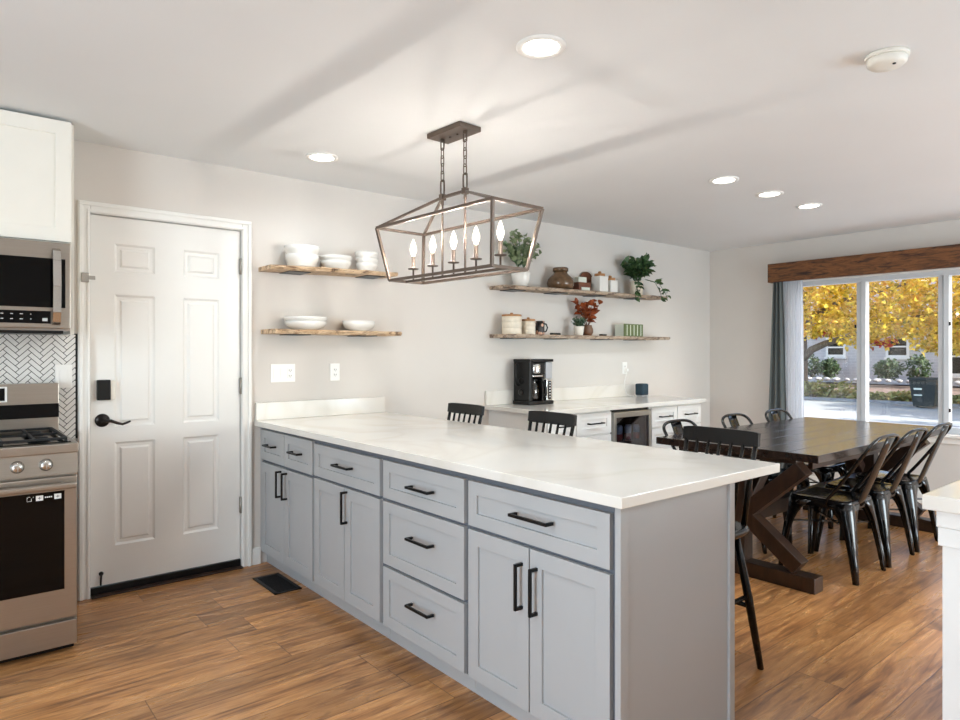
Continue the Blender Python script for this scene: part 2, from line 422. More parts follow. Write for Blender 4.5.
# ---- door
d = sroot('door_1', 'white six-panel door with black keypad lock and lever', 'door', (1.045, 4.08, 0))
def six_panel(u0, u1, v0, v1, yf, pan):
    us = sorted({u0, u1} | {p[0] for p in pan} | {p[1] for p in pan}); vs = sorted({v0, v1} | {p[2] for p in pan} | {p[3] for p in pan})
    mb = MB(); bm = mb.bm
    g = {(i, j): bm.verts.new((u, yf, v)) for i, u in enumerate(us) for j, v in enumerate(vs)}
    pf = []
    for i in range(len(us) - 1):
        for j in range(len(vs) - 1):
            f = bm.faces.new((g[i, j], g[i + 1, j], g[i + 1, j + 1], g[i, j + 1]))
            cu, cv = (us[i] + us[i + 1]) / 2, (vs[j] + vs[j + 1]) / 2
            if any(p[0] < cu < p[1] and p[2] < cv < p[3] for p in pan): pf.append(f)
    bm.normal_update()
    bmesh.ops.inset_individual(bm, faces=pf, thickness=.016, depth=-.010)
    bmesh.ops.inset_individual(bm, faces=pf, thickness=.022, depth=0)
    bmesh.ops.inset_individual(bm, faces=pf, thickness=.014, depth=.008)
    mb.box(u0, u1, yf + .011, yf + .042, v0, v1)
    for (a, bq) in (((u0, v0), (u1, v0)), ((u0, v1), (u1, v1)), ((u0, v0), (u0, v1)), ((u1, v0), (u1, v1))):
        mb._add([(a[0], yf, a[1]), (bq[0], yf, bq[1]), (bq[0], yf + .042, bq[1]), (a[0], yf + .042, a[1])], [(0, 1, 2, 3)])
    return mb
PAN = [(.76, .965, 1.755, 1.91), (1.115, 1.32, 1.755, 1.91), (.76, .965, .905, 1.63), (1.115, 1.32, .905, 1.63), (.76, .965, .255, .82), (1.115, 1.32, .255, .82)]
six_panel(.645, 1.445, .05, 2.055, 4.075, PAN).build('door_slab', M['door'], d, recalc=False)
b = MB(); b.box(.604, .640, 4.06, 4.17, 0, 2.07); b.box(1.45, 1.486, 4.06, 4.17, 0, 2.07); b.box(.604, 1.486, 4.06, 4.17, 2.06, 2.074)
b.build('jamb', M['trim'], d)
b = MB(); b.box(.64, 1.45, 4.07, 4.12, .003, .045, .004)
s_ = b.build('threshold', M['blackp'], d)
MB().box(.642, 1.448, 4.02, 4.066, .0015, .010, .003).build('threshold_strip', M['tablewood'], d)
for z in (1.84, 1.11, .38):
    b = MB(); b.box(1.440, 1.452, 4.062, 4.076, z - .048, z + .048, .002); b.lathe([(.007, -.05), (.007, .05)], (1.446, 4.061, z), 10)
    b.build('hinge', M['nickel'], d)
kp = MB(); kp.box(.672, .737, 4.045, 4.0748, 1.055, 1.165, .006); kp.build('keypad_lock', M['blackp'], d)
MB().box(.738, .762, 4.055, 4.0748, 1.056, 1.160, .004).build('lock_plate', M['creampot'], d)
b = MB(); b.lathe([(.036, 0), (.036, -.006), (.030, -.012), (.012, -.014), (.012, -.05), (.004, -.052)], (.700, 4.0748, .945), 24, 'y')
b.tube([(.700, 4.03, .945), (.735, 4.026, .943), (.765, 4.026, .930), (.79, 4.028, .922), (.815, 4.03, .930), (.83, 4.032, .936)], [.009, .009, .008, .007, .006, .005], 10)
b.build('lever_handle', M['orb'], d)
b = MB(); b.lathe([(.012, 0), (.012, -.004), (.006, -.01)], (.695, 4.0748, .115), 12, 'y'); b.tube([(.695, 4.066, .115), (.69, 4.05, .09), (.688, 4.045, .06)], .005, 8)
b.build('door_stop', M['orb'], d)
b = MB()
def casing(mb, a0, a1, z0, z1):
    mb.box(a0, a1, 4.042, 4.0598, z0, z1, .004); 
b.box(.582, .640, 4.046, 4.0598, 0, 2.120, .003); b.box(1.45, 1.508, 4.046, 4.0598, 0, 2.120, .003); b.box(.6405, 1.4495, 4.0462, 4.0598, 2.062, 2.1198, .003)
b.box(.586, .606, 4.036, 4.0455, 0, 2.095, .004); b.box(1.484, 1.504, 4.036, 4.0455, 0, 2.095, .004); b.box(.586, 1.504, 4.0358, 4.0455, 2.0955, 2.116, .004)
b.box(.624, .637, 4.040, 4.0455, 0, 2.064, .002); b.box(1.453, 1.466, 4.040, 4.0455, 0, 2.064, .002); b.box(.624, 1.466, 4.0398, 4.0455, 2.0645, 2.078, .002)
struct(b, 'trim_1', M['trim'], 'white moulded casing framing the panel door', 'trim')
b = MB(); b.box(.596, .632, 4.026, 4.04, 1.685, 1.735, .003); b.box(.626, .66, 4.022, 4.03, 1.70, 1.72, .002)
tag(b.build('swing_latch', M['nickel']), 'small metal swing latch on the left door casing', 'latch')
# ---- baseboards
struct(MB().box(1.509, 1.566, 4.044, 4.0598, 0, .105, .004), 'baseboard_back', M['trim'], 'short white baseboard between door casing and grey cabinets', 'baseboard')
struct(MB().box(2.20, 3.42, 4.044, 4.0598, 0, .105, .004).box(5.46, XW, 4.044, 4.0598, 0, .105, .004), 'baseboard_left', M['trim'], 'white baseboard along the shelf wall', 'baseboard')
struct(MB().box(XW - .016, XW - .0002, Y0, 4.04, 0, .105, .004), 'baseboard_right', M['trim'], 'white baseboard beneath the dining window', 'baseboard')

# ---- window
wd = sroot('window_1', 'wide three-pane white sliding window over the dining table', 'window', (XW, 2.18, .62))
b = MB(); xa, xb = XW + .03, XW + .11
b.box(xa, xb, WY0, WY1, WZ1 - .055, WZ1, .003); b.box(xa, xb, WY0, WY1, WZ0, WZ0 + .055, .003); b.box(xa, xb, WY0, WY0 + .05, WZ0, WZ1, .003); b.box(xa, xb, WY1 - .05, WY1, WZ0, WZ1, .003)
b.build('frame', M['vinyl'], wd)
for y, in ((2.52,), (1.865,)):
    b = MB(); b.box(xa - .005, xb, y - .045, y - .004, WZ0 + .05, WZ1 - .05, .003); b.box(xa + .012, xb - .01, y + .004, y + .04, WZ0 + .05, WZ1 - .05, .003); b.box(xa + .02, xb - .02, y - .006, y + .006, WZ0 + .05, WZ1 - .05)
    b.build('mullion', M['vinyl'], wd)
for y in (2.565, 1.815):
    for z in (1.56,) if y > 2 else (1.56, .82):
        MB().box(xa - .008, xa + .008, y - .007, y + .007, z - .016, z + .016, .003).build('sash_lock', M['black'], wd)
for y0, y1 in ((1.25, 1.82), (1.905, 2.475), (2.56, 3.12)):
    MB().box(XW + .068, XW + .074, y0 - .01, y1 + .01, WZ0 + .045, WZ1 - .045).build('pane', M['glass'], wd)
b = MB(); b.box(XW - .045, XW + .04, WY0 - .04, WY1 + .04, WZ0 - .025, WZ0 - .0002, .004); b.box(XW - .014, XW - .0005, WY0 - .02, WY1 + .02, WZ0 - .08, WZ0 - .026, .003)
b.build('sill', M['trim'], wd)
b = MB(); b.box(XW + .0, XW + .03, WY0, WY0 + .012, WZ0, WZ1); b.box(XW, XW + .03, WY1 - .012, WY1, WZ0, WZ1); b.box(XW, XW + .03, WY0, WY1, WZ1 - .012, WZ1)
b.build('jamb', M['trim'], wd)
# valance and curtains
b = MB(); b.box(6.52, 6.545, .98, 3.335, 2.022, 2.21, .004); b.box(6.545, XW - .0005, .98, 1.005, 2.022, 2.21, .003); b.box(6.545, XW - .0005, 3.31, 3.335, 2.022, 2.21, .003); b.box(6.545, XW - .0005, 1.005, 3.31, 2.185, 2.21)
tag(rebase(b.build('wooden_valance', M['beam']), (6.58, 2.16, 2.022)), 'rustic brown wooden box valance above the dining window', 'valance')
def drape(y0, y1, z0, z1, x, amp, waves, spread):
    mb = MB(); nu, nv = waves * 10, 14; V = []; F = []
    for side in (0, 1):
        for j in range(nv + 1):
            v = j / nv; z = z1 + (z0 - z1) * v
            for i in range(nu + 1):
                u = i / nu; yy = y0 + (y1 - y0) * u; yy += (u - .5 + spread[1]) * spread[0] * v
                xx = x + amp * (1 + .35 * v) * math.sin(u * waves * 2 * PI + .5 * math.sin(3 * v)) + (.0025 if side else 0)
                V.append((xx, yy, z))
    st = (nu + 1) * (nv + 1)
    for sd_ in (0, 1):
        for j in range(nv):
            for i in range(nu):
                a = sd_ * st + j * (nu + 1) + i; F.append((a, a + 1, a + nu + 2, a + nu + 1))
    for j in range(nv):
        for i in (0, nu):
            a = j * (nu + 1) + i; F.append((a, a + nu + 1, a + nu + 1 + st, a + st))
    mb._add(V, F, True); return mb
tag(rebase(drape(3.215, 3.303, .02, 2.17, 6.585, .018, 3, (.14, .12)).build('curtain', M['drape']), (6.585, 3.27, .02)), 'dark charcoal green curtain panel at the left end of the window', 'curtain')
tag(rebase(drape(3.03, 3.225, .02, 2.17, 6.625, .009, 8, (.03, .0)).build('sheer_curtain', M['sheer']), (6.625, 3.1, .02)), 'sheer white curtain beside the dark curtain panel', 'curtain')

# ------------------------------------------------------------------ lights in the ceiling
def downlight(x, y, label, dim=1.0, first=[None]):
    if first[0] is None:
        t = thing('recessed_light', label, 'ceiling light', (x, y, ZC), 'recessed ceiling lights', True)
        MB().lathe([(.092, 0), (.092, -.006), (.078, -.009), (.066, -.006), (.066, -.0005)], (0, 0, 0), 36, cap=False).build('trim_ring', M['trim'], t)
        MB().lathe([(.067, -.0015), (.067, -.005), (.02, -.0062)], (0, 0, 0), 36).build('lens', M['lamp'], t)
        first[0] = t
    else: t = dup(first[0], (x, y, ZC), 0, label)
    la = bpy.data.lights.new('downlight_lamp', 'AREA'); la.shape = 'DISK'; la.size = .12; la.energy = CAN_W * dim; la.color = (.80, .91, 1); la.spread = math.radians(150)
    lo = bpy.data.objects.new('downlight_lamp', la); C.objects.link(lo); lo.location = (x, y, ZC - .012)
    return t
downlight(1.717, 1.734, 'large round recessed ceiling light nearest the viewer, above the peninsula')
downlight(1.714, 3.51, 'round recessed ceiling light over the floor by the white door', .4)
downlight(3.957, 2.315, 'recessed ceiling light over the near end of the dining table')
downlight(4.551, 2.313, 'middle of the three recessed lights over the dining table')
downlight(5.153, 2.309, 'recessed light of the dining table row nearest the window')
for x, y in ((.1, 1.2), (.1, -.9), (1.9, -.9), (3.9, -.9), (5.4, -.2), (-1.3, 1.2)):  # unseen downlights added to raise the ambient light indoors
    downlight(x, y, 'unseen recessed ceiling light added outside the picture, in the room behind the viewpoint')
t = thing('smoke_detector', 'round cream smoke detector on the ceiling', 'smoke detector', (2.775, .955, ZC))
MB().lathe([(.074, 0), (.074, -.012), (.07, -.014)], (2.775, .955, ZC), 36).build('base', M['smoke'], t)
MB().lathe([(.066, -.0142), (.068, -.02), (.066, -.034), (.056, -.043), (.02, -.045)], (2.775, .955, ZC), 36).build('cover', M['smoke'], t)
MB().lathe([(.006, 0), (.006, -.003)], (2.76, .925, ZC - .0446), 10).build('button', M['dark'], t)

# ------------------------------------------------------------------ chandelier
cx, cy, rot = 2.024, 2.67, .04
zt, zb, wt, lt, wb, lb, zr, rr = 1.987, 1.702, .159, .462, .112, .407, 2.112, .090
ch = thing('linear_chandelier', 'bronze open lantern chandelier with candle bulbs hanging over the peninsula', 'chandelier', (cx, cy, ZC), local=True)
ch.rotation_euler = (0, 0, rot)
zt, zb, zr = zt - ZC, zb - ZC, zr - ZC
b = MB(); q = .014
cor = lambda sx, sy, top: (sx * (wt if top else wb), sy * (lt if top else lb), zt if top else zb)
for top in (1, 0):
    b.bar(cor(-1, -1, top), cor(-1, 1, top), q); b.bar(cor(1, -1, top), cor(1, 1, top), q); b.bar(cor(-1, -1, top), cor(1, -1, top), q); b.bar(cor(-1, 1, top), cor(1, 1, top), q)
for sx in (-1, 1):
    for sy in (-1, 1):
        b.bar(cor(sx, sy, 1), cor(sx, sy, 0), q, up=(1, 0, 0)); b.bar(cor(sx, sy, 1), (0, sy * rr, zr), q * .85)
b.bar((0, -rr, zr), (0, rr, zr), q)
b.bar((0, -lb, zb), (0, lb, zb), .016, .012)
for sy in (-1, 1): b.box(-.014, .014, sy * rr - .014, sy * rr + .014, zr - .016, zr + .016, .003)
b.build('frame', M['bronze'], ch)
for sy in (-1, 1): MB().lathe([(.006, zb), (.006, zb + .02), (.0055, zr - .04), (.008, zr - .04), (.008, zr)], (0, sy * rr, 0), 12).build('rod', M['bronze'], ch)
b = MB().box(-.070, .070, -.131, .131, -.026, -.0005, .004)
for y in (-.03, .03): b.lathe([(.006, 0), (.006, -.006)], (0, y, -.026), 10)
b.build('canopy', M['bronze'], ch)
for sy in (-1, 1):
    b = MB(); y = sy * rr
    def link(zc, h, wdt, turn, r):
        P = []
        for k in range(16):
            a = 2 * PI * k / 16; u = wdt * max(-1, min(1, 1.3 * math.cos(a))); v = h * max(-1, min(1, 1.25 * math.sin(a)))
            P.append((u, y, zc + v) if turn else (0, y + u, zc + v))
        b.tube(P, r, 6, True)
    z = zr + .05; link(z, .038, .014, 0, .0045); z += .058; i = 1
    while z < -.075: link(z, .026, .009, i % 2, .003); z += .040; i += 1
    link(-.048, .03, .012, 0, .004); b.lathe([(.012, -.026), (.012, -.034), (.005, -.04)], (0, y, 0), 12)
    b.build('chain', M['bronze'], ch)
for i in range(5):
    y = (2 - i) * .172
    b = MB(); b.lathe([(.005, zb + .004), (.005, zb + .03 + .03), (.028, zb + .03 + .032), (.030, zb + .03 + .037), (.011, zb + .03 + .040), (.0105, zb + .03 + .10), (.009, zb + .03 + .102)], (0, y, 0), 16)
    c_ = b.build('candle_holder', M['bronze'], ch)
    bl = MB().lathe([(.006, zb + .03 + .1025), (.010, zb + .03 + .112), (.0165, zb + .03 + .132), (.017, zb + .03 + .145), (.012, zb + .03 + .168), (.004, zb + .03 + .19), (.001, zb + .03 + .196)], (0, y, 0), 16).build('bulb', M['bulb'], ch)
    MB().lathe([(.001, zb + .03 + .133), (.0032, zb + .03 + .136), (.0032, zb + .03 + .144), (.001, zb + .03 + .147)], (0, y, 0), 8).build('filament', M['filament'], bl)

# ------------------------------------------------------------------ cabinets
def shaker(mb, u0, u1, v0, v1, rail=.055, t=.019, rec=.009, bev=.0015):
    mb.box(u0, u0 + rail, v0, v1, 0, t, bev); mb.box(u1 - rail, u1, v0, v1, 0, t, bev)
    mb.box(u0 + rail - .001, u1 - rail + .001, v0, v0 + rail, 0, t, bev); mb.box(u0 + rail - .001, u1 - rail + .001, v1 - rail, v1, 0, t, bev)
    mb.box(u0 + rail - .002, u1 - rail + .002, v0 + rail - .002, v1 - rail + .002, 0, t - rec)
    return mb
def pull(mb, cu, cv, ln, vert, t=.019, so=.028, w_=.011):
    for s in (-1, 1):
        e = s * (ln / 2 - w_ / 2)
        if vert: mb.box(cu - w_ / 2, cu + w_ / 2, cv + e - w_ / 2, cv + e + w_ / 2, t, t + so, .001)
        else: mb.box(cu + e - w_ / 2, cu + e + w_ / 2, cv - w_ / 2, cv + w_ / 2, t, t + so, .001)
    if vert: mb.box(cu - w_ / 2, cu + w_ / 2, cv - ln / 2, cv + ln / 2, t + so - .001, t + so + w_ * .8, .002)
    else: mb.box(cu - ln / 2, cu + ln / 2, cv - w_ / 2, cv + w_ / 2, t + so - .001, t + so + w_ * .8, .002)
    return mb
XP = 1.579                                  # carcass front plane of the peninsula
PX = lambda u, v, w_: (XP - w_, u, v)       # fronts look towards -x
PB = 2.172
def pen_front(kind, parent, y0, y1, z0, z1, rail, hd=None):
    f = shaker(MB(PX), y0, y1, z0, z1, rail).build(kind, M['grey_cab'], parent)
    if hd: pull(MB(PX), *hd).build('handle', M['black'], f)
def pen_cab(label, y0, y1):
    t = thing('base_cabinet', label, 'cabinet', ((XP + PB) / 2, (y0 + y1) / 2, 0), 'grey peninsula base cabinets')
    MB().box(XP, PB, y0 + .0005, y1 - .0005, .082, .858).build('carcass', M['carcass'], t)
    b = MB(); b.box(XP + .04, PB - .02, y0 + .0005, y1 - .0005, 0, .0815); b.box(XP + .028, XP + .04, y0 + .0005, y1 - .0005, 0, .055, .002); b.build('toe_kick', M['grey_cab'], t)
    return t
t = pen_cab('grey base cabinet against the wall with two small drawers over two doors', 3.300, 4.058)
MB(PX).box(4.035, 4.057, .085, .858, 0, .012).build('filler_strip', M['grey_cab'], t)
pen_front('drawer', t, 3.684, 4.030, .655, .838, .05, (3.86, .752, .13, 0)); pen_front('drawer', t, 3.312, 3.678, .655, .838, .05, (3.50, .752, .13, 0))
pen_front('door', t, 3.684, 4.030, .085, .638, .057, (3.722, .545, .155, 1)); pen_front('door', t, 3.312, 3.678, .085, .638, .057, (3.640, .545, .155, 1))
t = pen_cab('grey base cabinet with one drawer over two doors and a single door pull', 2.598, 3.300)
pen_front('drawer', t, 2.615, 3.286, .659, .828, .05, (2.945, .75, .165, 0))
pen_front('door', t, 2.955, 3.286, .085, .645, .057); pen_front('door', t, 2.615, 2.949, .085, .645, .057, (2.922, .553, .16, 1))
t = pen_cab('grey three-drawer base cabinet in the middle of the peninsula', 1.978, 2.598)
for z0, z1, zh in ((.659, .828, .745), (.364, .645, .528), (.085, .35, .247)): pen_front('drawer', t, 1.992, 2.584, z0, z1, .05, (2.27, zh, .165, 0))
t = pen_cab('grey base cabinet with one drawer over two doors at the peninsula end', 1.262, 1.978)
pen_front('drawer', t, 1.285, 1.966, .659, .828, .05, (1.61, .752, .185, 0))
pen_front('door', t, 1.636, 1.966, .085, .645, .057, (1.668, .51, .16, 1)); pen_front('door', t, 1.285, 1.630, .085, .645, .057, (1.596, .51, .16, 1))
b = MB(); b.box(XP - .022, PB, 1.246, 1.2618, 0, .858); b.box(XP - .024, XP + .012, 1.240, 1.247, 0, .858, .001); b.box(PB - .02, PB + .012, 1.236, 1.2618, 0, .858, .002)
b.build('end_panel', M['grey_cab'], t)
MB().box(1.66, 2.06, 1.243, 1.2462, .30, .302).build('panel_seam', M['grey_cab'], t) if False else None
t = thing('peninsula_countertop', 'long white quartz countertop on the grey peninsula', 'countertop', (2.0, 2.6, .86))
MB().box(1.529, 2.472, 1.215, 4.0595, .8585, .892, .003).build('slab', M['quartz'], t)
MB().box(1.533, 2.452, 4.037, 4.0595, .8925, 1.001, .002).build('backsplash', M['quartz'], t)

# ---- floor register
t = thing('floor_register', 'black metal floor vent beside the grey cabinets', 'floor vent', (1.50, 3.62, 0))
b = MB(); vx0, vx1, vy0, vy1 = 1.42, 1.575, 3.47, 3.80
b.box(vx0, vx1, vy0, vy0 + .02, .0005, .006, .001); b.box(vx0, vx1, vy1 - .02, vy1, .0005, .006, .001); b.box(vx0, vx0 + .02, vy0, vy1, .0005, .006, .001); b.box(vx1 - .02, vx1, vy0, vy1, .0005, .006, .001)
b.box(vx0 + .01, vx1 - .01, vy0 + .01, vy1 - .01, .0005, .002)
b.build('frame', M['vent'], t)
b = MB()
for i in range(17): b.box(vx0 + .02, vx1 - .02, vy0 + .03 + i * .017, vy0 + .036 + i * .017, .002, .0055)
b.build('louvre', M['vent'], t)

# ---- wall plates
def plate(xc, zc, gangs, label, h=.115, group=None):
    ww = .07 + .046 * (len(gangs) - 1); t = thing('wall_plate', label, 'outlet', (xc, YW, zc), group)
    MB().box(xc - ww / 2, xc + ww / 2, YW - .006, YW - .0003, zc - h / 2, zc + h / 2, .002).build('cover_plate', M['plastic'], t)
    for i, g in enumerate(gangs):
        x = xc + (i - (len(gangs) - 1) / 2) * .046
        f = MB().box(x - .0165, x + .0165, YW - .009, YW - .0061, zc - .033, zc + .033, .001).build('rocker_switch' if g == 's' else 'receptacle', M['plastic'], t)
        if g == 'o':
            b = MB()
            for dz in (-.017, .017):
                b.box(x - .008, x - .005, YW - .0094, YW - .0088, zc + dz - .005, zc + dz + .006); b.box(x + .005, x + .008, YW - .0094, YW - .0088, zc + dz - .005, zc + dz + .006); b.box(x - .002, x + .002, YW - .0094, YW - .0088, zc + dz - .011, zc + dz - .007)
            b.build('slots', M['dark'], f)
plate(1.712, 1.182, 'sso', 'white triple wall plate with two switches and an outlet near the door')
plate(2.075, 1.182, 'o', 'white single wall outlet right of the triple switch plate')
plate(5.15, 1.165, 'o', 'white wall outlet above the bar counter near the speaker')

# ------------------------------------------------------------------ white bar along the shelf wall
YF = 3.42
BX = lambda u, v, w_: (u, YF - w_, v)
def bar_cab(label, x0, x1):
    t = thing('bar_cabinet', label, 'cabinet', ((x0 + x1) / 2, 3.74, 0), 'white bar cabinets')
    b = MB(); b.box(x0, x1, YF, 4.0595, .09, .858); b.build('carcass', M['white_cab'], t)
    MB().box(x0, x1, YF + .06, 4.0595, 0, .0895).build('toe_kick', M['white_cab'], t)
    return t
def bar_front(kind, t, x0, x1, z0, z1, hd=None):
    f = shaker(MB(BX), x0, x1, z0, z1, .05).build(kind, M['white_cab'], t)
    if hd: pull(MB(BX), *hd).build('handle', M['black'], f)
t = bar_cab('white bar cabinet left of the beverage fridge', 3.43, 4.16)
bar_front('drawer', t, 3.44, 3.735, .68, .845, (3.60, .765, .15, 0)); bar_front('drawer', t, 3.745, 4.15, .68, .845, (3.95, .765, .17, 0))
bar_front('door', t, 3.44, 3.735, .10, .665, (3.70, .57, .15, 1)); bar_front('door', t, 3.745, 4.15, .10, .665, (3.79, .57, .15, 1))
t = bar_cab('white bar cabinet right of the beverage fridge, at the counter end', 4.67, 5.43)
bar_front('drawer', t, 4.68, 5.045, .68, .845, (4.86, .765, .16, 0)); bar_front('drawer', t, 5.055, 5.42, .68, .845, (5.24, .765, .16, 0))
bar_front('door', t, 4.68, 5.045, .10, .665, (5.0, .57, .15, 1)); bar_front('door', t, 5.055, 5.42, .10, .665, (5.1, .57, .15, 1))
t = thing('bar_countertop', 'white quartz countertop on the bar cabinets along the wall', 'countertop', (4.4, 3.7, .86))
MB().box(3.39, 5.455, 3.372, 4.0595, .8585, .892, .003).build('slab', M['quartz'], t)
MB().box(3.39, 5.27, 4.037, 4.0595, .8925, 1.006, .002).build('backsplash', M['quartz'], t)
# beverage fridge: hollow
t = thing('beverage_fridge', 'stainless beverage fridge with dark glass door under the bar counter', 'fridge', (4.415, 3.74, 0))
fx0, fx1 = 4.167, 4.663
b = MB(); b.box(fx0, fx0 + .03, 3.43, 4.04, .03, .852); b.box(fx1 - .03, fx1, 3.43, 4.04, .03, .852); b.box(fx0 + .03, fx1 - .03, 3.43, 4.04, .03, .10); b.box(fx0 + .03, fx1 - .03, 3.43, 4.04, .815, .852); b.box(fx0 + .03, fx1 - .03, 4.0, 4.04, .10, .815)
b.build('cabinet_body', M['blackp'], t)
b = MB(); b.box(fx0 + .003, fx0 + .036, 3.39, 3.428, .05, .835, .003); b.box(fx1 - .036, fx1 - .003, 3.39, 3.428, .05, .835, .003); b.box(fx0 + .036, fx1 - .036, 3.39, 3.428, .05, .09, .003); b.box(fx0 + .036, fx1 - .036, 3.39, 3.428, .79, .835, .003)
dr = b.build('door', M['steelv'], t)
MB().box(fx0 + .034, fx1 - .034, 3.402, 3.408, .088, .792).build('glass', M['tint'], dr)
b = MB()
for z in (.36, .585):
    for i in range(9): b.bar((fx0 + .035, 3.46 + i * .06, z), (fx1 - .035, 3.46 + i * .06, z), .005)
b.build('wire_shelf', M['chrome'], t)
can = None
for i in range(7):
    x = 4.25 + i * .058
    lab = 'drink can on the fridge shelf behind the glass door'
    if can is None:
        can = thing('drink_can', lab, 'can', (x, 3.5, .588), 'drink cans in the beverage fridge', True)
        MB().lathe([(.022, 0), (.026, .006), (.026, .104), (.021, .116), (.02, .116)], n=18).build('can_body', M['can_red'], can)
        MB().lathe([(.0268, .052), (.0268, .103), (.0215, .1165), (.004, .1168)], n=18).build('can_band', M['can_blue'], can)
    else: dup(can, (x, 3.5 + .04 * (i % 2), .588), 0, lab)

# ---- coffee maker
x0, x1, y0, y1, z = 3.655, 3.93, 3.83, 4.02, .893
t = thing('coffee_maker', 'black and steel coffee maker on the bar counter', 'coffee maker', (3.79, 3.92, z))
b = MB(); b.box(x0, x1, y0 - .01, y1, z, z + .03, .006); b.build('base', M['blackp'], t)
b = MB(); b.box(x0 + .01, x0 + .045, y0, y1, z + .03, z + .36, .006); b.box(x0 + .045, x1 - .09, y1 - .05, y1, z + .03, z + .36); b.box(x0 + .045, x1 - .08, y0 + .015, y1 - .05, z + .245, z + .34, .004); b.box(x0 + .16, x0 + .18, y0 + .01, y1 - .05, z + .03, z + .245, .003)
bd = b.build('body', M['blackp'], t)
MB().box(x0 + .005, x1 - .005, y0 - .012, y1, z + .345, z + .368, .006).build('lid', M['blackp'], t)
MB().lathe([(.045, z + .252), (.047, z + .26), (.047, z + .32), (.043, z + .33)], (x0 + .10, y0 + .035, 0), 24).build('brew_basket', M['chrome'], t)
MB().box(x0 + .046, x0 + .046 + .11, y0 + .0, y0 + .012, z + .225, z + .238, .003).build('drip_rail', M['chrome'], t)
cf = MB().lathe([(.04, z + .034), (.052, z + .05), (.055, z + .10), (.048, z + .15), (.036, z + .175), (.038, z + .19)], (x0 + .10, y0 + .058, 0), 24, cap=False).build('carafe', M['carafe'], t)
MB().lathe([(.038, z + .036), (.05, z + .05), (.052, z + .09), (.01, z + .091)], (x0 + .10, y0 + .058, 0), 24).build('coffee_fill', M['coffee'], cf)
b = MB(); b.tube([(x0 + .125, y0 + .01, z + .185), (x0 + .15, y0 - .02, z + .18), (x0 + .16, y0 - .03, z + .14), (x0 + .162, y0 - .03, z + .08), (x0 + .150, y0 - .015, z + .05)], [.012, .012, .011, .010, .008], 10); b.lathe([(.04, z + .188), (.042, z + .2), (.03, z + .205)], (x0 + .10, y0 + .058, 0), 24); b.build('carafe_handle', M['blackp'], cf)
MB().box(x1 - .078, x1 - .008, y0 + .0, y1 - .01, z + .205, z + .344, .008).build('water_tank', M['grey_res'], t)
cp = MB().box(x1 - .075, x1 - .008, y0 - .002, y1 - .01, z + .031, z + .2, .003).build('control_column', M['chrome'], t)
b = MB().box(x1 - .058, x1 - .025, y0 - .005, y0 - .0022, z + .04, z + .19, .001)
b.build('button_strip', M['blackp'], cp)
b = MB()
for i in range(6):
    zz = z + .055 + i * .023; b.box(x1 - .05, x1 - .033, y0 - .0065, y0 - .0052, zz, zz + .010, .001)
b.build('button_mark', M['amberlcd'], cp)
b = MB(); b.tube([(x0 - .001, y1 - .06, z + .33), (x0 - .02, y1 - .06, z + .32), (x0 - .022, y1 - .06, z + .20), (x0 - .012, y1 - .06, z + .16), (x0 + .004, y1 - .06, z + .155)], .009, 8); b.build('side_scoop', M['blackp'], t)
for zz in (z + .19, z + .10):
    MB().lathe([(.028, 0), (.028, -.006), (.018, -.008), (.004, -.004)], (x0 + .0105, y0 + .10, zz), 22, 'x').build('side_dial', M['black'], bd)
# smart speaker and cord
t = thing('smart_speaker', 'dark teal fabric speaker at the right end of the bar counter', 'speaker', (5.235, 3.93, .893))
MB().box(5.20, 5.30, 3.885, 3.975, .905, 1.017, .018, 4).build('fabric_body', M['teal'], t)
MB().box(5.207, 5.293, 3.892, 3.968, .8925, .906, .004).build('base', M['grey_res'], t)
b = MB().tube([(5.15, 4.045, 1.145), (5.145, 4.035, 1.10), (5.12, 4.033, 1.04), (5.11, 4.028, .98), (5.13, 4.02, .92), (5.16, 4.0, .898), (5.2, 3.985, .897)], .003, 8)
b.box(5.137, 5.163, 4.02, 4.049, 1.133, 1.160, .003)
tag(rebase(b.build('power_cord', M['plastic']), (5.2, 4.0, .895)), 'thin white power cord running from the outlet down to the speaker', 'cord')

# ------------------------------------------------------------------ floating shelves
def shelf(x0, x1, z0, z1, mat, label, brs, seed, group, rise=0.0):
    rnd = random.Random(seed); n = 46; y0, y1 = 3.845, 4.0595
    t = thing('floating_shelf', label, 'shelf', ((x0 + x1) / 2, 3.95, z0), group)
    mb = MB(); V = []; F = []
    ph = [rnd.uniform(0, 6) for _ in range(6)]
    for i in range(n + 1):
        u = i / n; x = x0 + (x1 - x0) * u; dz = rise * u
        wv = .012 * math.sin(7 * u + ph[0]) + .008 * math.sin(19 * u + ph[1]) + .004 * math.sin(47 * u + ph[2]); e = y0 + wv
        zz = .003 * math.sin(13 * u + ph[3]) + .002 * math.sin(31 * u + ph[4])
        V += [(x, y1, z0 + dz), (x, y1, z1 + dz), (x, e + .010, z1 + dz), (x, e, z1 - .009 + zz + dz), (x, e + .012, z0 + dz)]
    for i in range(n):
        a, c = i * 5, (i + 1) * 5
        for k in range(5): F.append((a + k, a + (k + 1) % 5, c + (k + 1) % 5, c + k))
    F += [(0, 1, 2, 3, 4), tuple(n * 5 + k for k in (4, 3, 2, 1, 0))]
    mb._add(V, F); mb.build('board', mat, t)
    for xb in brs:
        zb_ = z0 + rise * (xb - x0) / (x1 - x0) - .0010; b = MB(); b.box(xb - .07, xb + .07, 3.90, 4.0595, zb_ - .005, zb_, .001); b.build('bracket', M['black'], t)
GL = 'live-edge floating shelves'
ZLL = 1.456
zul = lambda x: 1.842 + .020 * (x - 1.555) / .89 + .0034
zur = lambda x: 1.845 + .021 * (x - 3.44) / 2.12 + .0022
zlr = lambda x: 1.459 + .008 * (x - 3.44) / 2.15 + .0006
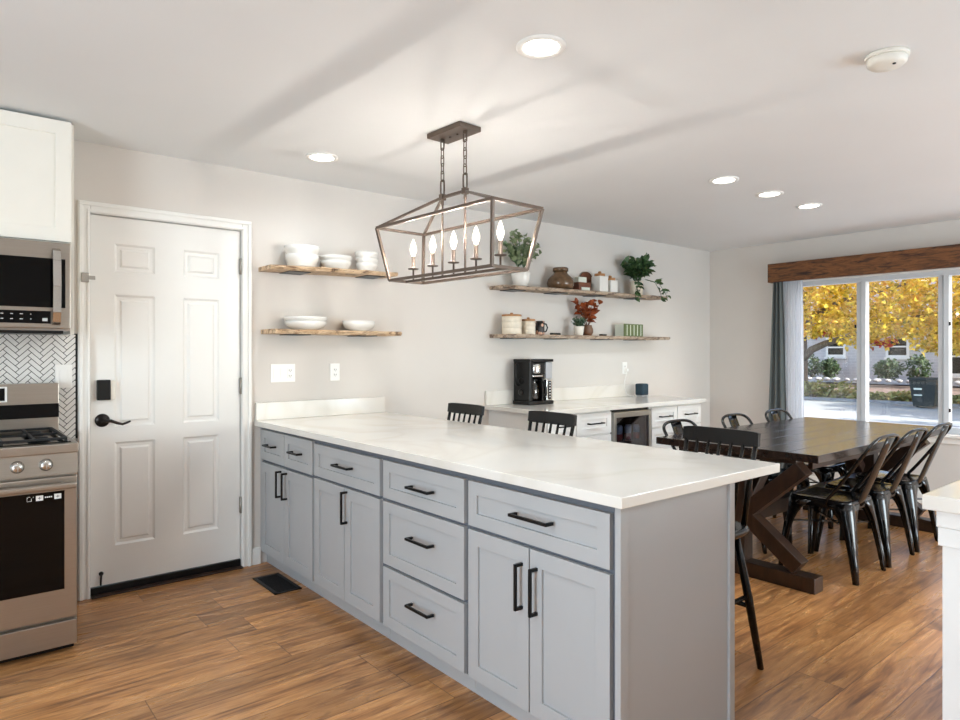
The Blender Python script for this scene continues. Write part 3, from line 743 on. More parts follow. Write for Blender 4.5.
shelf(1.555, 2.445, 1.816, 1.842, M['live'], 'upper live-edge wood shelf beside the door, holding three stacks of white dishes', (1.76, 2.30), 3, GL, .020)
shelf(1.57, 2.463, 1.428, ZLL, M['live'], 'lower live-edge wood shelf beside the door, holding two groups of white bowls', (1.76, 2.24), 5, GL)
shelf(3.44, 5.56, 1.818, 1.845, M['livegrey'], 'upper long live-edge shelf above the bar with potted plants and brown jar', (3.62, 4.12, 4.62, 5.2), 8, GL, .021)
shelf(3.44, 5.59, 1.431, 1.459, M['livegrey'], 'lower long live-edge shelf above the bar with cream canisters and green striped box', (3.62, 4.12, 4.72, 5.2), 11, GL, .008)

def bowl_prof(r, h, foot=.6, th=.006):
    return [(r * foot, 0), (r * foot * 1.02, h * .06), (r * .86, h * .3), (r * .97, h * .62), (r, h), (r - th, h), (r * .95 - th, h * .62), (r * .83 - th, h * .34), (r * foot * .8, h * .14)]
def bowl(x, y, z, r, h, label, group, foot=.6, cat='bowl', name='bowl'):
    o = MB().lathe(bowl_prof(r, h, foot), (0, 0, 0), 36).build(name, M['ceramic']); o.location = (x, y, z); tag(o, label, cat, group); return o
y = 3.945; z = zul(1.79); g = 'white bowls on the shelves beside the door'
px = 1.79
bowl(px, y, z, .105, .075, 'lower bowl of the large white pair at the left of the upper shelf', g, .80)
bowl(px, y, z + .056, .110, .074, 'top bowl of the large white pair at the left of the upper shelf', g, .82)
z = zul(2.025)
bowl(2.025, y, z, .100, .052, 'lower wide white bowl in the middle of the upper shelf', g, .78)
bowl(2.025, y, z + .041, .106, .042, 'top wide white bowl in the middle of the upper shelf', g, .8)
z = zul(2.255)
for i, nm in enumerate(('bottom', 'middle', 'top')):
    bowl(2.255, y, z + i * .038, .074 + i * .003, .052, nm + ' bowl of the tall white stack at the right of the upper shelf', g, .8)
z = ZLL + .0005
bowl(1.815, y, z, .130, .052, 'lower of two wide white bowls on the lower shelf by the door', g, .6)
bowl(1.815, y, z + .036, .135, .044, 'upper of two wide white bowls on the lower shelf by the door', g, .7)
bowl(2.195, y, z, .108, .066, 'single white bowl at the right of the lower shelf', g, .55)

# upper right shelf
z = zur(3.675)
def pot(name_label, x, y, z, prof, mat, cat='plant', name='potted_plant', soilr=None, soilh=None):
    t = thing(name, name_label, cat, (x, y, z), local=True)
    MB().lathe(prof, n=28).build('pot', mat, t)
    if soilr: MB().lathe([(soilr, soilh - .01), (soilr, soilh), (.002, soilh + .002)], n=20).build('soil', M['soil'], t)
    return t
def sprays(t, n, base, rx, ry, h, mat, lf, wf, per=9, droop=0, seed=1, stemmat=None, ext=1.0, clampy=.1):
    rnd = random.Random(seed); random.seed(seed); fol = MB(); st = MB()
    for i in range(n):
        a = 2 * PI * i / n + rnd.uniform(-.3, .3); k = rnd.uniform(.45, 1.0)
        e = Vector((math.cos(a) * rx * k, min(clampy, math.sin(a) * ry * k), base + h * rnd.uniform(.45, 1) - droop * k * h)); s0 = Vector((math.cos(a) * .012, math.sin(a) * .012, base - .01))
        mid = (s0 + e) / 2 + Vector((0, 0, h * .22)); P = []
        for j in range(8):
            u = j / 7; P.append(s0 * (1 - u) ** 2 + mid * 2 * u * (1 - u) + e * u * u)
        st.tube([tuple(p) for p in P], [.002] * 7 + [.001], 5)
        for j in range(per):
            u = .25 + .75 * j / (per - 1); p = s0 * (1 - u) ** 2 + mid * 2 * u * (1 - u) + e * u * u
            d = Vector((rnd.uniform(-1, 1), rnd.uniform(-1, 1), rnd.uniform(-.3, .9)))
            q = p + d.normalized() * lf
            if q.y > clampy: d.y = -abs(d.y)
            l_ = lf * rnd.uniform(.7, 1.2); fol.leaf(p, d, l_, wf * l_ / lf)
    f = fol.build('foliage', mat, t, recalc=False)
    st.build('stems', stemmat or M['leaf_dark'], f)
t = pot('eucalyptus plant in a white pot at the left end of the upper bar shelf', 3.675, 3.945, z, [(.045, 0), (.052, .004), (.074, .05), (.080, .10), (.074, .125), (.068, .125), (.07, .10), (.03, .095)], M['ceramic'], soilr=.066, soilh=.112)
sprays(t, 24, .12, .22, .12, .30, M['leaf_euc'], .055, .042, 8, seed=4, clampy=.07)
z = zur(4.14)
t = thing('glass_jar', 'squat brown glass jar with a thick neck on the upper bar shelf', 'jar', (4.14, 3.945, z), local=True)
MB().lathe([(.085, 0), (.108, .01), (.118, .05), (.108, .09), (.072, .125), (.058, .14), (.056, .15)], n=36).build('jar_body', M['jar'], t)
MB().lathe([(.057, .1502), (.066, .152), (.068, .178), (.062, .186), (.05, .186), (.048, .165)], n=36).build('rim', M['jar'], t)
z = zur(4.43)
t = thing('wooden_crate', 'small brown wooden crate right of the brown jar', 'crate', (4.43, 3.97, z))
b = MB(); b.box(4.345, 4.50, 3.92, 3.935, z, z + .075, .003); b.box(4.345, 4.50, 4.005, 4.02, z, z + .075, .003); b.box(4.345, 4.36, 3.935, 4.005, z, z + .075); b.box(4.485, 4.50, 3.935, 4.005, z, z + .075); b.box(4.36, 4.485, 3.935, 4.005, z, z + .01)
b.build('box', M['brownwood'], t)
b = MB(); b.box(4.375, 4.485, 3.9155, 3.9195, z + .006, z + .032, .001); b.build('label_card', M['palebox'], t)
b = MB(); b.box(4.37, 4.475, 3.945, 3.995, z + .0115, z + .125, .004)
tag(rebase(b.build('paper_packet', M['palebox']), (4.42, 3.97, z + .0115)), 'white packet standing in the small brown crate', 'packet')
z = zur(4.575)
t = thing('cutting_board', 'round brown wooden board leaning behind the white canisters', 'cutting board', (4.575, 4.03, z))
MB().lathe([(.092, -.008), (.095, -.004), (.095, .004), (.092, .008)], (4.575, 4.04, z + .0955), 36, 'y').build('board', M['brownwood'], t)
def canister(x0, x1, y0, y1, h, label, lid):
    t = thing('canister', label, 'canister', ((x0 + x1) / 2, (y0 + y1) / 2, z), 'square white canisters on the upper bar shelf')
    MB().box(x0, x1, y0, y1, z, z + h, .008, 3).build('jar_body', M['ceramic'], t)
    cx_, cy_ = (x0 + x1) / 2, (y0 + y1) / 2
    MB().lathe([(min(x1 - x0, y1 - y0) * .44, z + h + .0003), (min(x1 - x0, y1 - y0) * .46, z + h + .004), (min(x1 - x0, y1 - y0) * .46, z + h + .024), (.004, z + h + .028)], (cx_, cy_, 0), 26).build('lid', M['lidwood'], t)
    MB().lathe([(.012, z + h + .0283), (.017, z + h + .036), (.012, z + h + .046), (.002, z + h + .048)], (cx_, cy_, 0), 16).build('knob', M['lidwood'], t)
z = zur(4.64)
canister(4.585, 4.70, 3.885, 3.99, .142, 'larger square white canister with wooden lid', 1)
z = zur(4.785)
canister(4.735, 4.835, 3.885, 3.985, .112, 'smaller square white canister with wooden lid, beside the trailing plant', 1)
z = zur(5.19)
t = pot('dark green trailing plant in a pale pot on the upper bar shelf', 5.19, 3.945, z, [(.05, 0), (.054, .004), (.062, .115), (.062, .13), (.056, .13), (.05, .10), (.02, .095)], M['stone_ware'], soilr=.054, soilh=.115)
sprays(t, 30, .125, .24, .11, .22, M['leaf_dark'], .085, .052, 8, seed=9, clampy=.07)
fol = MB(); random.seed(3)
for (ax, ay, n, ln) in ((-.17, -.115, 9, .20), (.20, -.12, 8, .18), (.28, -.12, 7, .15), (-.13, -.10, 6, .10)):
    pts = [(ax * .3, ay * .4, .15), (ax * .7, ay * .9, .12), (ax, ay * 1.05, .03), (ax * 1.1, ay * 1.1, .03 - ln * .45)]
    fol.tube(pts, .0025, 5)
    for j in range(n):
        u = .3 + .7 * j / n; k = min(2, int(u * 3)); f_ = u * 3 - k; p = Vector(pts[k]).lerp(Vector(pts[k + 1]), f_)
        fol.leaf(p, (random.uniform(-1, 1), random.uniform(-1, .1), random.uniform(-1, .3)), random.uniform(.05, .08), .042)
fol.build('trailing_stems', M['leaf_dark'], t, recalc=False)

# lower right shelf
yy = 3.945
def tin(x, r, h, label):
    z = zlr(x); t = thing('lidded_canister', label, 'canister', (x, yy, z), 'cream lidded canisters on the lower bar shelf', True)
    b = MB(); b.lathe([(r * .97, 0), (r, .004), (r, h * .32), (r * .985, h * .33), (r * .985, h * .345), (r, h * .355), (r, h * .64), (r * .985, h * .65), (r * .985, h * .665), (r, h * .675), (r, h)], n=32); b.build('jar_body', M['stone_ware'], t)
    MB().lathe([(r * .95, h + .0004), (r * 1.0, h + .003), (r * 1.0, h + .013), (r * .94, h + .016), (.004, h + .017)], n=32).build('lid', M['lidwood'], t)
    MB().lathe([(.008, h + .0172), (.014, h + .024), (.010, h + .031), (.002, h + .032)], n=14).build('knob', M['lidwood'], t)
tin(3.575, .080, .142, 'larger cream canister with wooden lid, leftmost on the lower bar shelf')
tin(3.760, .058, .110, 'smaller cream canister with wooden lid, between the large one and the mug')
z = zlr(3.893)
t = thing('mug', 'black and tan patterned mug beside the cream canisters', 'mug', (3.893, yy, z), local=True)
MB().lathe([(.036, 0), (.039, .004), (.039, .115), (.035, .115), (.034, .02), (.01, .012)], n=28).build('cup', M['mugpat'], t)
MB().tube([(.036, -.01, .095), (.056, -.018, .09), (.066, -.022, .06), (.056, -.018, .03), (.036, -.01, .024)], .006, 8).build('handle', M['blackp'], t)
o = MB().box(-.047, .047, -.02, .02, 0, .018, .003).build('small_box', M['blackp']); o.location = (4.06, 3.93, zlr(4.06)); tag(o, 'small flat black box on the lower bar shelf right of the mug', 'box')
o = MB().box(-.03, .03, -.02, .02, 0, .016, .003).build('small_box', M['blackp']); o.location = (4.66, 3.915, zlr(4.66)); tag(o, 'tiny black box right of the brown pot on the lower bar shelf', 'box')
z = zlr(4.345)
t = pot('green succulent in a cream pot on the lower bar shelf', 4.345, 3.92, z, [(.032, 0), (.035, .003), (.046, .072), (.046, .08), (.041, .08), (.038, .06), (.01, .055)], M['creampot'], soilr=.04, soilh=.068)
sprays(t, 26, .075, .062, .06, .075, M['leaf_suc'], .028, .018, 6, seed=12, clampy=.08)
z = zlr(4.49)
t = pot('rust red leafed plant in a brown pot on the lower bar shelf', 4.49, 3.955, z, [(.036, 0), (.042, .004), (.055, .03), (.054, .06), (.042, .085), (.044, .095), (.038, .095), (.034, .08), (.01, .07)], M['brownpot'], soilr=.035, soilh=.084)
sprays(t, 14, .09, .15, .09, .21, M['leaf_rust'], .07, .05, 5, seed=21, stemmat=M['brownwood'], clampy=.06)
z = zlr(5.09)
t = thing('striped_box', 'green box with pale vertical stripes near the right end of the lower bar shelf', 'box', (5.09, 3.95, z))
MB().box(4.955, 5.235, 3.915, 4.02, z, z + .115, .004).build('box_body', M['palebox'], t)
b = MB().box(4.953, 5.237, 3.907, 3.9145, z + .001, z + .117, .001)
f = b.build('green_front', M['greenbox'], t)
b = MB()
for i in range(5): b.box(4.99 + i * .052, 4.999 + i * .052, 3.9050, 3.9068, z + .008, z + .108)
b.build('pale_stripe', M['palebox'], f)

# ------------------------------------------------------------------ range, microwave, upper cabinet, tile
rx0, rx1, ryf = -.28, .488, 3.385
t = thing('kitchen_range', 'stainless steel gas range at the left edge beside the door', 'stove', (.1, 3.7, 0))
MB().box(rx0, rx1, ryf + .03, 4.03, .03, .872).build('body', M['steelv'], t)
for x in (rx0 + .05, rx1 - .05):
    b = MB()
    for yq in (ryf + .08,): b.lathe([(.018, 0), (.018, .0295)], (x, yq, 0), 12)
    b.build('foot', M['blackp'], t); b = MB()
b.box(rx0 + .01, rx1 - .01, ryf + .045, ryf + .06, .005, .0295); b.build('plinth', M['blackp'], t)
MB().box(rx0 + .003, rx1 - .003, ryf, ryf + .0295, .032, .140, .004).build('drawer', M['steel'], t)
dr = MB().box(rx0 + .003, rx1 - .003, ryf - .004, ryf + .0295, .155, .772, .005).build('oven_door', M['steel'], t)
MB().box(rx0 + .045, .436, ryf - .0055, ryf - .0042, .283, .712).build('glass', M['blackgl'], dr)
b = MB(); b.box(rx0 + .02, rx1 - .01, ryf - .060, ryf - .030, .725, .752, .009, 3)
for x in (rx0 + .06, rx1 - .05): b.box(x - .014, x + .014, ryf - .035, ryf - .0042, .728, .749, .003)
b.build('handle', M['steel'], dr)
b = MB()                                     # small white marks on the door glass
zc = .690; yq = ryf - .0058
b.box(.300, .301, yq - .0004, yq, zc - .010, zc + .008); b.box(.300, .316, yq - .0004, yq, zc - .010, zc - .0085); b.box(.315, .3165, yq - .0004, yq, zc - .010, zc + .002); b.tube([(.301, yq, zc + .004), (.306, yq, zc + .010), (.312, yq, zc + .008)], .001, 5); b.box(.322, .3235, yq - .0004, yq, zc + .004, zc + .009)
for x in (.332, .398):
    b.box(x, x + .026, yq - .0004, yq, zc - .011, zc + .011)
for i in range(4): b.box(.364 + i * .007, .369 + i * .007, yq - .0004, yq, zc - .002, zc + .004)
mk = b.build('control_marks', M['plastic'], dr)
b = MB(); yq2 = yq - .0006
for x in (.345, .411): b.box(x - .006, x + .006, yq2 - .0002, yq2 + .0001, zc - .001, zc + .001); b.box(x - .001, x + .001, yq2 - .0002, yq2 + .0001, zc - .006, zc + .006)
b.build('mark_symbol', M['dark'], mk)
cp = MB(); cp.prism([(ryf, .786), (ryf + .03, .786), (ryf + .03, .8725), (ryf + .012, .8725)], rx0, rx1, 'x'); cp = cp.build('control_panel', M['steel'], t)
for x in (.369, .267, .09, -.075, -.177):
    b = MB(); b.lathe([(.026, -.008), (.026, -.014), (.0215, -.016), (.020, -.034), (.017, -.037), (.002, -.0375)], (x, ryf + .015, .829), 26, 'y'); k_ = b.build('knob', M['chrome'], cp)
    MB().box(x - .0025, x + .0025, ryf - .0245, ryf - .022, .812, .846, .001).build('pointer', M['steelv'], k_)
b = MB().box(rx0 - .002, rx1 + .003, ryf + .002, 4.0, .8727, .914, .005); b.build('cooktop', M['steel'], t)
MB().box(rx0 + .02, rx1 - .02, ryf + .05, 3.955, .9142, .918).build('burner_tray', M['blackgl'], t)
for gx0, gx1 in ((-.265, -.02), (-.015, .205), (.21, .455)):
    b = MB(); zz = .937
    for yq in (ryf + .06, 3.67, 3.945): b.box(gx0, gx1, yq - .006, yq + .006, zz - .010, zz, .002)
    for x in (gx0 + .006, (gx0 + gx1) / 2, gx1 - .006): b.box(x - .006, x + .006, ryf + .06, 3.945, zz - .011, zz + .001, .002)
    for x in (gx0 + .006, gx1 - .006):
        for yq in (ryf + .06, 3.945): b.box(x - .006, x + .006, yq - .006, yq + .006, .9182, zz - .005)
    b.build('grate', M['iron'], t)
    for yq in (3.55, 3.81): MB().lathe([(.042, .9182), (.042, .925), (.032, .928), (.032, .934), (.002, .936)], ((gx0 + gx1) / 2 + .03, yq, 0), 20).build('burner', M['iron'], t)
b = MB(); b.box(rx0, rx1, 3.965, 4.03, .9145, 1.158, .004); bg_ = b.build('backguard', M['steel'], t)
MB().box(rx0 + .004, rx1 - .001, 3.957, 3.9648, .985, 1.055, .003).build('glass_band', M['blackgl'], bg_)
MB().box(-.03, .272, 3.9615, 3.9648, 1.070, 1.145, .004).build('display_bezel', M['plastic'], bg_)
MB().box(-.02, .262, 3.9595, 3.9612, 1.077, 1.138).build('display', M['blackgl'], bg_)
# tile
def herring():
    Wt, Lt, gp = .0228, .0726, .0032
    rx0_, rx1_, rz0_, rz1_ = -.6, .572, .86, 1.406
    mb = MB(); s2 = math.sqrt(.5)
    def clip(poly):
        for ax, lim, sg in ((0, rx0_, 1), (0, rx1_, -1), (1, rz0_, 1), (1, rz1_, -1)):
            out = []
            for i in range(len(poly)):
                a, c_ = poly[i], poly[(i + 1) % len(poly)]; da, db = sg * (a[ax] - lim), sg * (c_[ax] - lim)
                if da >= 0: out.append(a)
                if da * db < 0: f = da / (da - db); out.append((a[0] + (c_[0] - a[0]) * f, a[1] + (c_[1] - a[1]) * f))
            poly = out
            if len(poly) < 3: return None
        return poly
    nW = 3.18421; Lt = Wt * nW
    R = 60
    for k in range(-R, R):
        for m in range(-14, 14):
            for kind in (0, 1):
                # staircase herringbone in (u,v), then rotated by 45 degrees
                u0 = k * Wt + m * (Lt + 0); v0 = k * Wt - m * Lt
                if kind == 0: rc = (u0, u0 + Lt, v0, v0 + Wt)
                else: rc = (u0 + Lt - Wt + Wt, u0 + Lt + Wt, v0 + 0 - Lt + Wt, v0 + Wt)
                a, c_, e, f = rc[0] + gp / 2, rc[1] - gp / 2, rc[2] + gp / 2, rc[3] - gp / 2
                P = [(a, e), (c_, e), (c_, f), (a, f)]
                P = [(s2 * (u - v) + .02, s2 * (u + v) + 1.1) for u, v in P]
                P = clip(P)
                if P: mb.prism([(p[0], p[1]) for p in P], 4.0505, 4.0562, 'y')
    return mb
t = sroot('tile_backsplash', 'white herringbone tile backsplash with dark grout behind the range', 'backsplash', (0, 4.05, .86))
MB().box(-.6, .574, 4.0535, 4.0598, .86, 1.408).build('grout', M['grout'], t)
herring().build('tiles', M['tile'], t)
MB().box(.5735, .581, 4.048, 4.0598, .86, 1.412).box(-.6, .5735, 4.049, 4.0598, 1.4065, 1.412).build('edge_strip', M['black'], t)
t = thing('switch_plate', 'white outlet plate on the herringbone tile above the range', 'outlet', (.52, 4.05, 1.19))
MB().box(.480, .556, 4.0425, 4.0502, 1.128, 1.250, .002).build('cover_plate', M['plastic'], t)
MB().box(.501, .535, 4.0395, 4.0424, 1.155, 1.222, .001).build('rocker_switch', M['plastic'], t)
# microwave
my = 3.665
t = thing('microwave_oven', 'stainless over-the-range microwave under the white upper cabinet', 'microwave', (.12, 3.85, 1.41))
MB().box(-.262, .498, my + .03, 4.048, 1.415, 1.829).build('body', M['steelv'], t)
dr = MB().box(-.262, .498, my, my + .0295, 1.425, 1.829, .004).build('front', M['steel'], t)
MB().box(-.24, .476, my - .003, my - .0002, 1.522, 1.752, .001).build('door_glass', M['blackgl'], dr)
cp = MB().box(-.24, .418, my - .003, my - .0002, 1.447, 1.505, .001).build('control_strip', M['blackgl'], dr)
b = MB(); random.seed(5)
for r_ in (1.489, 1.466):
    for i in range(16):
        x = -.20 + i * .036
        ww = (.004, .004, .010, .010, .012)[i % 5]; b.box(x - ww / 2, x + ww / 2, my - .0036, my - .0031, r_ - .0018, r_ + .0018)
b.box(.385, .405, my - .0036, my - .0031, 1.458, 1.472)
b.build('button_marks', M['amberlcd'], cp)
hb = MB(); P = [(.438, my - .004, 1.795), (.438, my - .028, 1.785), (.438, my - .042, 1.74), (.438, my - .050, 1.62), (.438, my - .042, 1.50), (.438, my - .028, 1.455), (.438, my - .004, 1.445)]
for i in range(len(P) - 1): hb.bar(P[i], P[i + 1], .032, .010, up=(0, 1, 0))
hb.build('handle', M['chrome'], t)
MB().box(-.255, .47, my + .005, my + .25, 1.400, 1.4145, .003).build('vent_grille', M['blackp'], t)
# upper cabinet
t = thing('wall_cabinet', 'white upper wall cabinet above the microwave', 'cabinet', (.12, 3.88, 1.835))
MB().box(-.262, .505, 3.722, 4.0595, 1.835, 2.418).build('carcass', M['upper'], t)
MB().box(.5055, .522, 3.74, 4.0595, 1.40, 2.418, .001).build('side_panel', M['upper'], t)
UX = lambda u, v, w_: (u, 3.7215 - w_, v)
shaker(MB(UX), -.258, .506, 1.840, 2.416, .066).build('door', M['upper'], t)

# ------------------------------------------------------------------ white cabinet at the right edge
t = thing('white_base_cabinet', 'white base cabinet at the right edge of the picture', 'cabinet', (3.0, 0, 0))
MB().box(2.292, 3.4, -1.6, .642, 0, .742, .003).build('carcass', M['white_cab'], t)
MB().box(2.284, 3.42, -1.6, .651, .7425, .797, .003).box(2.281, 3.42, -1.6, .654, .7975, .848, .003).build('moulding', M['white_cab'], t)
o = MB().box(2.254, 3.46, -1.62, .683, .8485, .892, .004).build('side_countertop', M['quartz']); tag(rebase(o, (2.9, 0, .85)), 'white quartz countertop corner at the right edge of the picture', 'countertop')

# ------------------------------------------------------------------ counter stools (origin on the floor, facing -x)
def make_stool(label):
    t = thing('bar_stool', label, 'stool', (0, 0, 0), 'black spindle-back stools at the peninsula', True)
    zs = .60
    mb = MB(); n = 40; rings = []
    prof = [(.93, zs - .035), (1.0, zs - .026), (1.02, zs - .012), (.99, zs - .001), (.9, zs - .002), (.5, zs - .010), (.02, zs - .012)]
    V = []; F = []
    for f_, h in prof:
        for k in range(n):
            a = 2 * PI * k / n; c_, s_q = math.cos(a), math.sin(a)
            sq = (abs(c_) ** 4 + abs(s_q) ** 4) ** -.25
            V.append((.185 * f_ * c_ * sq, .20 * f_ * s_q * sq, h))
    for i in range(len(prof) - 1):
        for k in range(n): F.append((i * n + k, i * n + (k + 1) % n, (i + 1) * n + (k + 1) % n, (i + 1) * n + k))
    F += [tuple(range(n - 1, -1, -1)), tuple((len(prof) - 1) * n + k for k in range(n))]
    mb._add(V, F, True); mb.build('seat', M['stool'], t)
    for sx in (-1, 1):
        for sy in (-1, 1):
            MB().tube([(sx * .125, sy * .13, zs - .03), (sx * .165, sy * .165, .30), (sx * .205, sy * .198, 0)], [.014, .018, .013], 12).build('leg', M['stool'], t)
    at = lambda sx, sy, z: (sx * (.125 + .08 * (1 - z / .57)), sy * (.13 + .068 * (1 - z / .57)), z)
    MB().tube([at(-1, -1, .2), at(-1, 1, .2)], .011, 10).build('footrest', M['stool'], t)
    MB().tube([at(1, -1, .26), at(1, 1, .26)], .010, 10).build('stretcher', M['stool'], t)
    for sy in (-1, 1): MB().tube([at(-1, sy, .30), at(1, sy, .30)], .010, 10).build('stretcher', M['stool'], t)
    for i in range(7):
        y_ = (i - 3) / 3
        MB().tube([(.155, y_ * .150, zs - .008), (.19, y_ * .158, .78), (.225, y_ * .165, .92)], [.008, .0085, .007] if abs(y_) < 1 else [.012, .012, .010], 10).build('spindle', M['stool'], t)
    mb = MB(); V = []; F = []; m = 16
    for i in range(m + 1):
        u = i / m * 2 - 1; y_ = u * .180; xo = .225 + .010 * (1 - u * u); e = .006 * (u ** 8)
        for dx, dz in ((-.011, -.033 + e), (.009, -.034 + e), (.015, .033 - e), (-.004, .034 - e)): V.append((xo + dx, y_, .945 + dz))
    for i in range(m):
        for k in range(4): F.append((i * 4 + k, i * 4 + (k + 1) % 4, i * 4 + 4 + (k + 1) % 4, i * 4 + 4 + k))
    F += [(3, 2, 1, 0), (m * 4, m * 4 + 1, m * 4 + 2, m * 4 + 3)]
    mb._add(V, F, False); mb.build('top_rail', M['stool'], t)
    return t
s0 = make_stool('black spindle-back stool at the peninsula end, its legs in view')
s0.location = (2.44, 1.58, 0)
dup(s0, (2.44, 2.61, 0), 0, 'black spindle-back stool in the middle, its back in front of the white bar cabinets')
dup(s0, (2.44, 3.39, 0), 0, 'black spindle-back stool nearest the wall, left of the bar')

# ------------------------------------------------------------------ dining table
t = thing('dining_table', 'dark brown farmhouse trestle dining table by the window', 'table', (4.7, 2.1, 0))
tx0, tx1, ty0, ty1 = 3.65, 5.80, 1.585, 2.62
b = MB(); nb = 6; wb_ = (ty1 - ty0) / nb
for i in range(nb): b.box(tx0 + .0, tx1, ty0 + i * wb_ + .0006, ty0 + (i + 1) * wb_ - .0006, .716, .760, .003)
b.build('tabletop', M['tabletop'], t)
b = MB(); b.box(tx0 + .20, tx1 - .2, ty0 + .12, ty0 + .145, .65, .7155); b.box(tx0 + .20, tx1 - .2, ty1 - .145, ty1 - .12, .65, .7155); b.build('apron', M['tablewood'], t)
yc = 2.09
for x0 in (3.672, 5.60):
    x1 = x0 + .105
    MB().box(x0, x1, 1.615, 2.565, 0, .085, .006).build('foot_beam', M['tablewood'], t)
    MB().box(x0 + .01, x1 - .01, 1.72, 2.46, .692, .7155, .004).build('top_beam', M['tablewood'], t)
    MB().box(x0 + .003, x1 - .003, yc - .07, yc + .07, .0855, .6915, .005).build('post', M['tablewood'], t)
    for sy in (-1, 1):
        MB().bar((x0 + .0525, yc + sy * .375, .115), (x0 + .0525, yc + sy * .075, .345), .09, .085, up=(0, 0, 1), bev=.004).build('brace', M['tablewood'], t)
        MB().bar((x0 + .0525, yc + sy * .075, .385), (x0 + .0525, yc + sy * .395, .672), .09, .085, up=(0, 0, 1), bev=.004).build('brace', M['tablewood'], t)
MB().box(3.776, 5.601, yc - .04, yc + .04, .285, .375, .004).build('stretcher', M['tablewood'], t)
for sx, x in ((1, 3.80), (-1, 5.59)):
    MB().bar((x + sx * .06, yc, .42), (x + sx * .36, yc, .69), .06, .07, bev=.004).build('stretcher_brace', M['tablewood'], t)

